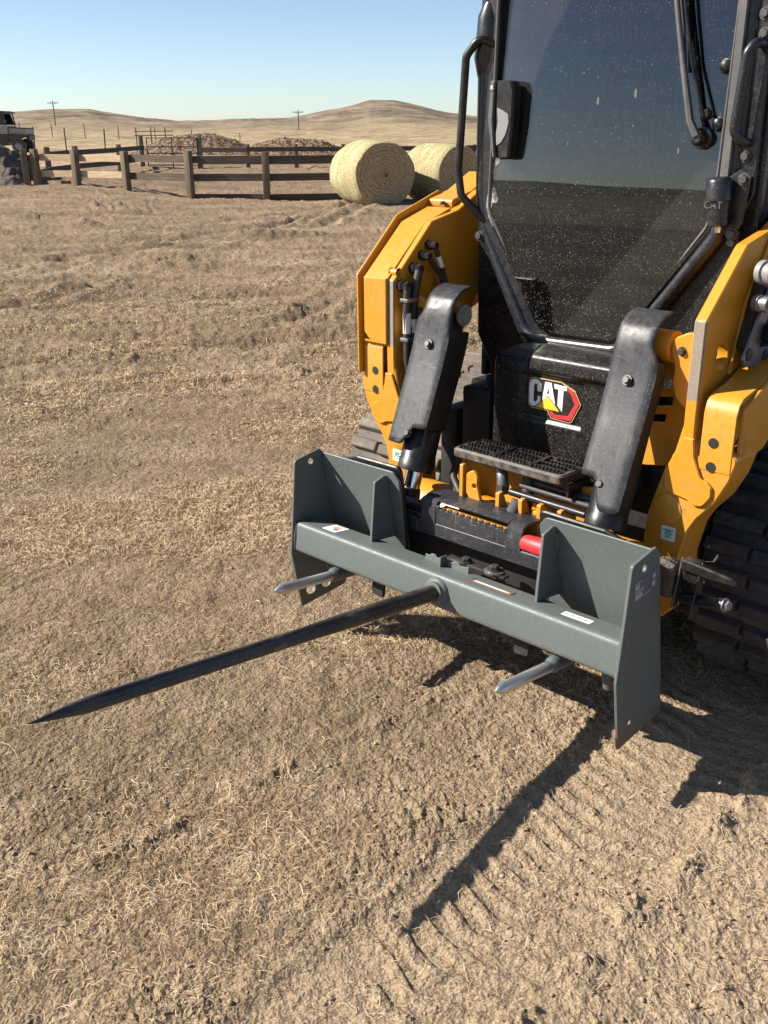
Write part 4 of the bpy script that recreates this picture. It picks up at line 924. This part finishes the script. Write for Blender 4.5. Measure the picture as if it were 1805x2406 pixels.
# ------------------------------------------------------------------ round hay bales
def bale(face_c, ang, R, L, label, flat=.06):
    e = empty('hay_bale', (face_c[0], face_c[1], -.045), -ang); tag(e, label, 'hay bale', 'round hay bales by the corral fence')
    n = 72; ns = 22; V = []; Fc = []; rng = np.random.default_rng(int(R*1000))
    def rad_at(a, t): return R*(1+.012*math.sin(3*a+t*5)+.010*math.sin(7*a-4*t))
    prof = [(0.03, .0), (.0, .3)] 
    for i in range(ns+1):
        t = i/ns; y = L*t; edge = min(t, 1-t)*ns; sh = {0: .955, 1: .985}.get(int(edge), 1.0)
        for k in range(n):
            a = 2*math.pi*k/n; r = rad_at(a, t)*sh*(1+rng.normal(0, .0035)); z = R+r*math.sin(a)
            if z < flat: z = flat*.4+z*.6
            V.append((r*math.cos(a)*(1.075-.03*math.sin(a)), y, z-flat*.2))
    for i in range(ns):
        for k in range(n): k2 = (k+1) % n; Fc.append((i*n+k, i*n+k2, (i+1)*n+k2, (i+1)*n+k))
    raw('wrapped_side', V, [f[::-1] for f in Fc], M['hayside'], e, 60)
    for y, sg in ((0, -1), (L, 1)):
        V = []; Fc = []; nr_ = 30
        i0 = 0 if sg < 0 else ns
        for j in range(nr_+1):
            q_ = j/nr_
            for k in range(n):
                a = 2*math.pi*k/n; r = rad_at(a, 0 if sg < 0 else 1)*.955*q_; z = r*math.sin(a)
                if z < flat-R: z = (flat-R)*.4+z*.6+R*0-.0
                bulge = .035*(1-q_**2)+.010*math.sin(q_*70+a)*(1-q_*.3)+rng.normal(0, .005)
                V.append((r*math.cos(a)*(1.075-.03*math.sin(a)), y+sg*bulge*(1 if j < nr_ else 0), z-flat*.2))
        for j in range(nr_):
            for k in range(n): k2 = (k+1) % n; Fc.append((j*n+k, j*n+k2, (j+1)*n+k2, (j+1)*n+k))
        fo = raw('spiral_face', V, [f if sg < 0 else f[::-1] for f in Fc], M['hayface'], e, 60); fo.location.z = R
        if sg < 0:   # loose stalks sticking out of the face and rim
            V = []; Fc = []
            for _ in range(420):
                a = rng.uniform(0, 2*math.pi); q_ = math.sqrt(rng.uniform(.01, 1)); r = R*.95*q_
                p = Vector((r*math.cos(a), -.03*(1-q_*q_)-.002, r*math.sin(a)))
                ta = a+math.pi/2+rng.normal(0, .5); l = rng.uniform(.04, .14)
                d = Vector((math.cos(ta)*l, -rng.uniform(.004, .045), math.sin(ta)*l)); wv = Vector((-d.z, 0, d.x)).normalized()*rng.uniform(.0015, .003); b0 = len(V)
                V += [p-wv, p+wv, p+d*.5+wv+Vector((0, -.004, 0)), p+d*.5-wv+Vector((0, -.004, 0)), p+d]
                Fc += [(b0, b0+1, b0+2, b0+3), (b0+3, b0+2, b0+4)]
            so2 = raw('loose_stalks', V, Fc, M['straw'], e, 0); so2['kind'] = 'stuff'; so2.location.z = R
    return e
bale((.10, 22.6), rad(-27), .70, 1.36, 'nearer round hay bale with its spiral end facing the camera')
bale((1.80, 23.55), rad(-40), .655, 1.30, 'farther round hay bale partly behind the loader grab handle', .10)

# ------------------------------------------------------------------ corral fence
def post(x, y, top, wd, name, label, mat, group, zb=None, lean=0):
    z0 = th(x, y)-.15 if zb is None else zb
    e = box(name, (-wd/2, -wd/2, 0), (wd/2, wd/2, top-z0), mat, None, wd*.08, 2); e.location = (x, y, z0); e.rotation_euler = (lean, lean*.6, random.uniform(-.5, .5) if wd < .1 else -.2)
    tag(e, label, 'post', group); return e
def fence(name, pts, rails, label, tops=1.12, wd=.15, back=1, mats=None, wpost='wpost'):
    e = empty(name, (0, 0, 0)); tag(e, label, 'fence')
    for i, (x, y) in enumerate(pts):
        z0 = th(x, y)-.2; t = tops[i] if hasattr(tops, '__len__') else tops
        p = box('post', (-wd/2, -wd/2, 0), (wd/2, wd/2, t-z0), M[wpost], e, .012, 2); p.location = (x, y, z0)
        d = Vector(pts[min(i+1, len(pts)-1)])-Vector(pts[max(i-1, 0)]); p.rotation_euler = (random.uniform(-.012, .012), random.uniform(-.012, .012), math.atan2(d.y, d.x))
    for i in range(len(pts)-1):
        a = Vector(pts[i]); b = Vector(pts[i+1]); d = (b-a); nrm = Vector((-d.y, d.x)).normalized()*back*(wd/2+.022)
        for j, (z0, z1) in enumerate(rails):
            mt_ = mats(i, j) if mats else 'wdark'
            if mt_ is None: continue
            o = box('rail', (-.02, -.019, z0), (d.length+.02, .019, z1), M[mt_], e, .004, 1)
            o.location = (a.x+nrm.x, a.y+nrm.y, random.uniform(-.008, .008)); o.rotation_euler = (0, random.uniform(-.006, .006), math.atan2(d.y, d.x))
    return e
near = [(-.45, 24.3), (-2.66, 24.05), (-4.47, 24.3), (-6.29, 25.7), (-7.81, 26.7), (-8.99, 27.2)]
fence('corral_fence', near, [(.865, 1.025), (.472, .635), (.0, .18)], 'nearest wooden corral fence with pale new boards at its left end', [1.11, 1.11, 1.14, 1.115, 1.14, 1.16], .155, -1,
      lambda i, j: (None if (j == 2 and i > 1) else ('wlight' if i >= 3 else 'wdark')))
leftf = [(-9.25, 27.2), (-9.87, 31.0), (-9.9, 34), (-9.49, 38.0), (-9.43, 41.4)]
fence('side_fence', leftf, [(.86, 1.02), (.44, .60)], 'dark side fence running back from the corral corner to the gate', [1.162, 1.15, 1.13, 1.12, 1.392], .15, -1)
farf = [(-7.16, 41.5), (-5.24, 41.2), (-3.32, 41.1), (-1.49, 41.1), (.5, 41.1), (3.65, 41.1), (6.0, 41.1)]
fence('far_fence', farf, [(.76, .93), (.30, .46)], 'dark far side of the corral fence in front of the mulch piles', [1.375, 1.04, 1.03, 1.02, 1.0, .96, .95], .15, -1)
# tubular gate
gt = empty('pipe_gate', (-9.22, 41.45, 0)); tag(gt, 'brown tubular pipe gate between two tall posts', 'gate')
GW = 1.97
for z in (1.30, .97, .73, .51, .29, .10): tube('bar', [(0, 0, z), (GW, 0, z-.012)], .019, M['gatep'], gt, 8)
for x in (0, GW/2, GW): tube('upright', [(x, 0, .08), (x, 0, 1.31)], .021, M['gatep'], gt, 8)
# pipe frame standing behind the gate
pf = empty('pipe_rail', (-11.4, 60, 0)); tag(pf, 'thin pipe rail standing in the grass behind the gate', 'rail')
for x in (-2.5, -1.65, -.85): tube('upright', [(x, 0, .3), (x, 0, 1.72)], .03, M['tpost'], pf, 6)
for z in (1.30, 1.52): tube('bar', [(-2.6, 0, z), (-.4, 0, z)], .022, M['tpost'], pf, 6)
# metal fence posts out in the pasture
def tposts(lst, d, hgt, grp, lab):
    for i, (x, ztop) in enumerate(lst):
        z0 = th(x, d); o = box('fence_post', (-.03, -.03, -.2), (.03, .03, max(.7, min(hgt, ztop-z0))), M['tpost'], None, .005, 1)
        o.location = (x, d, z0); o.rotation_euler = (0, random.uniform(-.03, .03), random.uniform(0, 1)); tag(o, lab[i], 'fence post', grp)
n3 = ['leftmost', 'second from left', 'third from left', 'fourth from left', 'fifth from left', 'sixth from left', 'seventh from left', 'eighth from left']
tposts([(-19.08, 1.80), (-17.36, 1.75), (-15.21, 1.65)], 58, 1.3, 'nearer row of thin metal posts', [n3[0]+' of the nearer dark metal posts, beside the utility vehicle', n3[1]+' of the nearer dark metal posts in the pasture', n3[2]+' of the nearer dark metal posts in the pasture'])
tposts([(-32.4, 2.49), (-29.55, 2.2), (-26.6, 2.18), (-23.6, 2.01), (-20.3, 1.79), (-17.0, 1.6), (-12.7, 1.3)], 95, 1.3, 'farther row of thin metal posts', [n+' of the farther small metal posts in the pasture' for n in n3[:7]])
# utility poles
def pole(x, y, ztop, lab):
    z0 = th(x, y); e = empty('utility_pole', (x, y, z0)); tag(e, lab, 'utility pole', 'utility poles crossing the pasture'); H = ztop-z0
    tube('shaft', [(0, 0, -.5), (.02, 0, H*.5), (0, 0, H)], [.19, .17, .14], M['pole'], e, 8)
    ca = box('crossarm', (-1.7, -.08, H-.75), (1.7, .08, H-.57), M['pole'], e, .02)
    for xx in (-1.5, -.7, 0.0, .7, 1.5): cyl('insulator', (xx, 0, H-.57), (xx, 0, H-.36), [(0, .05), (.6, .09), (1, .05)], M['pole'], ca, 8)
    for s in (-1, 1): tube('brace', [(s*.85, .02, H-.72), (0, .02, H-1.35)], .035, M['pole'], e, 6)
pole(-101.3, 330, 10.2, 'taller looking utility pole at the left, above the pasture posts')
pole(-25.6, 330, 6.95, 'utility pole in front of the big hill, above the mulch pile')

# ------------------------------------------------------------------ piles
def pile(name, cx, cy, prof, depth, mat, label, cat, zb, seed, lump, sc, chips=0, group=None):
    """prof: ridge heights over x"""
    e = empty(name, (cx, cy, 0)); tag(e, label, cat, group)
    xs = np.linspace(prof[0][0], prof[-1][0], 110); ys = np.linspace(-depth, depth, 60); X, Y = np.meshgrid(xs, ys)
    rid = np.interp(X, [p[0] for p in prof], [p[1] for p in prof]); q_ = np.clip(1-np.abs(Y)/depth, 0, 1)
    nz = fbm(X*sc, Y*sc, 5, seed, .62); g = th(cx, cy)
    Z = (g-.08)+(rid-g+.08)*np.clip(q_*1.25, 0, 1)**.85+lump*nz*np.clip(q_*3, 0, 1)-.03
    V = np.stack([X, Y, Z], -1).reshape(-1, 3); n = len(xs); Fc = [(i*n+j, i*n+j+1, (i+1)*n+j+1, (i+1)*n+j) for i in range(len(ys)-1) for j in range(n-1)]
    raw('mound', V, Fc, mat, e, 70)
    if chips:
        rg = np.random.default_rng(seed); V2 = []; F2 = []
        for _ in range(chips):
            k_ = rg.integers(len(V)//3, len(V)) if False else rg.integers(0, len(V)); p = Vector(V[k_])+Vector((rg.normal(0, .03), rg.normal(0, .03), .01))
            a = Vector(rg.normal(0, 1, 3)).normalized(); b = a.cross(Vector((0, 0, 1))).normalized(); l = rg.uniform(.02, .07); w_ = rg.uniform(.008, .02); c_ = a.cross(b)*.006; b0 = len(V2)
            V2 += [p-a*l-b*w_, p+a*l-b*w_, p+a*l+b*w_+c_, p-a*l+b*w_+c_]; F2.append((b0, b0+1, b0+2, b0+3))
        o = raw('loose_chips', V2, F2, M['chip'], e, 0); o['kind'] = 'stuff'
    return e
pile('mulch_pile', -9.0, 50, [(-2.9, .5), (-1.9, .95), (-1.3, 1.2), (-.2, 1.36), (1.0, 1.40), (1.9, 1.16), (2.6, .88), (3.3, .5)], 2.0, M['mulch'], 'taller brown mulch pile behind the pipe gate', 'mulch pile', .5, 41, .05, 2.2, 6500, 'mulch piles')
pile('mulch_pile', -4.0, 50, [(-2.6, .5), (-1.9, .95), (-.6, 1.19), (.5, 1.11), (1.2, 1.08), (1.9, .78), (2.5, .5)], 2.0, M['mulch'], 'lower brown mulch pile nearer to the hay bales', 'mulch pile', .5, 47, .05, 2.2, 6000, 'mulch piles')
pile('dirt_pile', -11.0, 28.4, [(-2.5, .9), (-.6, 1.28), (.6, 1.25), (1.0, 1.12), (1.35, .78), (1.55, .5), (1.75, .25)], 1.5, M['dirt'], 'heap of dark grey dirt at the left edge beside the fence corner', 'dirt pile', .2, 53, .14, 1.6)

# ------------------------------------------------------------------ utility vehicle at the left edge
UT = empty('utility_vehicle', (-18.4, 54.0, th(-18.4, 54.0))); tag(UT, 'tan and black enclosed utility vehicle parked behind the dirt pile', 'utility vehicle')
dz = .62
def up(n, pts, a, b, mat, par=UT, r=.03, bev=.015): return plate(n, [(x, z-dz) for x, z in pts], 'y', a, b, M[mat], par, (), r, bev)
ub = up('body', [(-2.4, 1.56), (-.43, 1.52), (-.40, 1.90), (-2.4, 1.94)], -.70, .70, 'uwhite')
up('lower_body', [(-2.5, 1.0), (-.75, .95), (-.55, 1.12), (-.36, 1.50), (-2.4, 1.55), (-2.7, 1.4)], -.66, .66, 'udark', UT)
up('hood', [(-.40, 1.52), (.42, 1.44), (.50, 1.50), (.50, 1.74), (.40, 1.79), (-.40, 1.84)], -.60, .60, 'uwhite', UT)
up('hood_top', [(-.42, 1.84), (.50, 1.785), (.52, 1.75), (.50, 1.735), (-.42, 1.79)], -.62, .62, 'udark', UT)
up('fender', [(-.40, 1.40), (-.30, 1.50), (.46, 1.46), (.48, 1.38), (.30, 1.34), (-.05, 1.34), (-.25, 1.25)], -.75, .75, 'udark', UT)
up('bumper', [(.40, 1.20), (.56, 1.22), (.56, 1.44), (.40, 1.44)], -.45, .45, 'udark', UT)
up('roof', [(-2.35, 2.62), (-.62, 2.60), (-.40, 2.54), (-.40, 2.48), (-2.35, 2.50)], -.72, .72, 'udark', UT)
for (x0, x1, xt0, xt1) in ((-1.0, -.48, -1.0, -.62), (-1.65, -1.08, -1.65, -1.08), (-2.3, -1.72, -2.3, -1.72)):
    up('window', [(x0, 1.95), (x1, 1.93), (xt1, 2.47), (xt0, 2.47)], -.69, -.66, 'ugl', UT)
up('window', [(-2.33, 1.96), (-.47, 1.94), (-.62, 2.48), (-2.33, 2.48)], .60, .66, 'ugl', UT)
for (x0, x1) in ((-.45, -.56), (-1.04, -1.04), (-1.68, -1.68), (-2.36, -2.36)):
    for s in (-1, 1): tube('cab_post', [(x0, s*.68, 1.92-dz), (x1, s*.68, 2.55-dz)], .035, M['udark'], UT, 8)
tube('mirror', [(-.46, -.70, 2.10-dz), (-.38, -.85, 2.12-dz)], .05, M['udark'], UT, 8)
for x in (.06, -2.0):
    for s in (-1, 1):
        wc = Vector((x, s*.62, .32)); wh = cyl('wheel', wc-Vector((0, .13, 0)), wc+Vector((0, .13, 0)), [(0, .23), (.06, .31), (.2, .325), (.8, .325), (.94, .31), (1, .23)], M['udark'], UT, 28)
        cyl('rim', wc+Vector((0, s*.125, 0)), wc+Vector((0, s*.14, 0)), [(0, .18), (.6, .17), (1, .05)], M['steel'], wh, 20)
        bm = bmesh.new()
        for i in range(22):
            a = 2*math.pi*i/22; bm_box(bm, (-.035, -.12, .315), (.035, .12, .345), Matrix.Translation(wc) @ Matrix.Rotation(a, 4, 'Y'))
        from_bm('tyre_knobs', bm, M['udark'], wh, 0)

# ------------------------------------------------------------------ straw litter and clods on the yard
def scatter_straw(n, rmin, rmax, seed, lmin, lmax, wmul):
    rg = np.random.default_rng(seed)
    r = np.exp(rg.uniform(math.log(rmin), math.log(rmax), n*4)); a = np.radians(rg.uniform(-34, 34, n*4)); x = r*np.sin(a); y = r*np.cos(a)
    dens = .02+.98*sst(-.25, .45, fbm(x*.62+2, y*.95-.3*x, 3, 61))*sst(1.55, 2.3, r)*sst(.42, .12, CY*(x-LO[0])+SY*(y-LO[1]))*(1-sst(8, 13, r))+.06*sst(.1, .6, fbm(x*1.6, y*1.6, 2, 62))
    k = rg.uniform(0, 1, n*4) < dens; x, y, r = x[k][:n], y[k][:n], r[k][:n]; m = len(x)
    th_ = rg.uniform(0, 2*math.pi, m); l = rg.uniform(lmin, lmax, m); wd_ = wmul*rg.uniform(.0004, .0008, m)*np.maximum(1, r/2.3); curl = rg.normal(0, 1.6, m)
    S = 5; P = np.zeros((m, S, 3)); px_, py_ = x.copy(), y.copy(); an = th_.copy(); lift = rg.uniform(.001, .014, m)
    for s in range(S):
        t = s/(S-1); hz = height(px_, py_)+.0015+lift*np.sin(math.pi*t)+rg.uniform(0, .004, m)
        P[:, s] = np.stack([px_, py_, hz], 1); px_ = px_+np.cos(an)*l/(S-1); py_ = py_+np.sin(an)*l/(S-1); an = an+curl/(S-1)
    nx_ = -np.sin(th_); ny_ = np.cos(th_); off = np.stack([nx_, ny_, rg.normal(0, .5, m)], 1)*wd_[:, None]
    V = np.zeros((m, S, 2, 3)); 
    for s in range(S):
        tap = 1-.5*abs(s/(S-1)-.4); V[:, s, 0] = P[:, s]-off*tap; V[:, s, 1] = P[:, s]+off*tap
    base = np.arange(m)[:, None]*S*2; q_ = []
    for s in range(S-1): q_.append(np.stack([base[:, 0]+s*2, base[:, 0]+s*2+1, base[:, 0]+s*2+3, base[:, 0]+s*2+2], 1))
    return V.reshape(-1, 3), np.concatenate(q_)
def np_mesh(name, V, Fq, mat):
    me = bpy.data.meshes.new(name); k = Fq.shape[1]; me.vertices.add(len(V)); me.vertices.foreach_set('co', V.ravel()); me.loops.add(Fq.size); me.loops.foreach_set('vertex_index', Fq.ravel().astype(np.int32))
    me.polygons.add(len(Fq)); me.polygons.foreach_set('loop_start', np.arange(0, Fq.size, k)); me.polygons.foreach_set('loop_total', np.full(len(Fq), k)); me.update(); me.materials.append(mat)
    o = bpy.data.objects.new(name, me); COL.objects.link(o); return o
V, Q = scatter_straw(115000, 1.25, 12, 5, .014, .050, .80)
V2_, Q2_ = scatter_straw(700, 1.9, 24, 15, .05, .16, .8); Q = np.concatenate([Q, Q2_+len(V)]); V = np.concatenate([V, V2_])
tag(np_mesh('straw_litter', V, Q, M['straw']), 'dry curled straw scattered over the yard', 'straw', kind='stuff')
def scatter_clods(n, seed):
    rg = np.random.default_rng(seed); r = np.exp(rg.uniform(math.log(1.25), math.log(22), n)); a = np.radians(rg.uniform(-34, 34, n)); x = r*np.sin(a); y = r*np.cos(a)
    k = rg.uniform(0, 1, n) < .25+.75*sst(-.1, .5, fbm(x*.9+3, y*.9, 3, 9)); x, y, r = x[k], y[k], r[k]; m = len(x)
    bm = bmesh.new(); bmesh.ops.create_icosphere(bm, subdivisions=1, radius=1); bv = np.array([v.co[:] for v in bm.verts]); bf = np.array([[v.index for v in f.verts] for f in bm.faces]); bm.free()
    sz = .0016+.0048*rg.uniform(0, 1, m)**5; sz = sz*np.clip(r/4, 1, 2.2)
    V = bv[None]*(1+rg.normal(0, .30, (m, len(bv), 3)))*sz[:, None, None]*np.stack([rg.uniform(.8, 1.5, m), rg.uniform(.8, 1.3, m), rg.uniform(.6, .9, m)], 1)[:, None]
    V = V+np.stack([x, y, height(x, y)+sz*.25], 1)[:, None]
    return V.reshape(-1, 3), (bf[None]+np.arange(m)[:, None, None]*len(bv)).reshape(-1, 3)
V, Q = scatter_clods(16000, 8)
tag(np_mesh('soil_clods', V, Q, M['clod']), 'small crumbs and clods of soil on the yard', 'soil', kind='stuff')
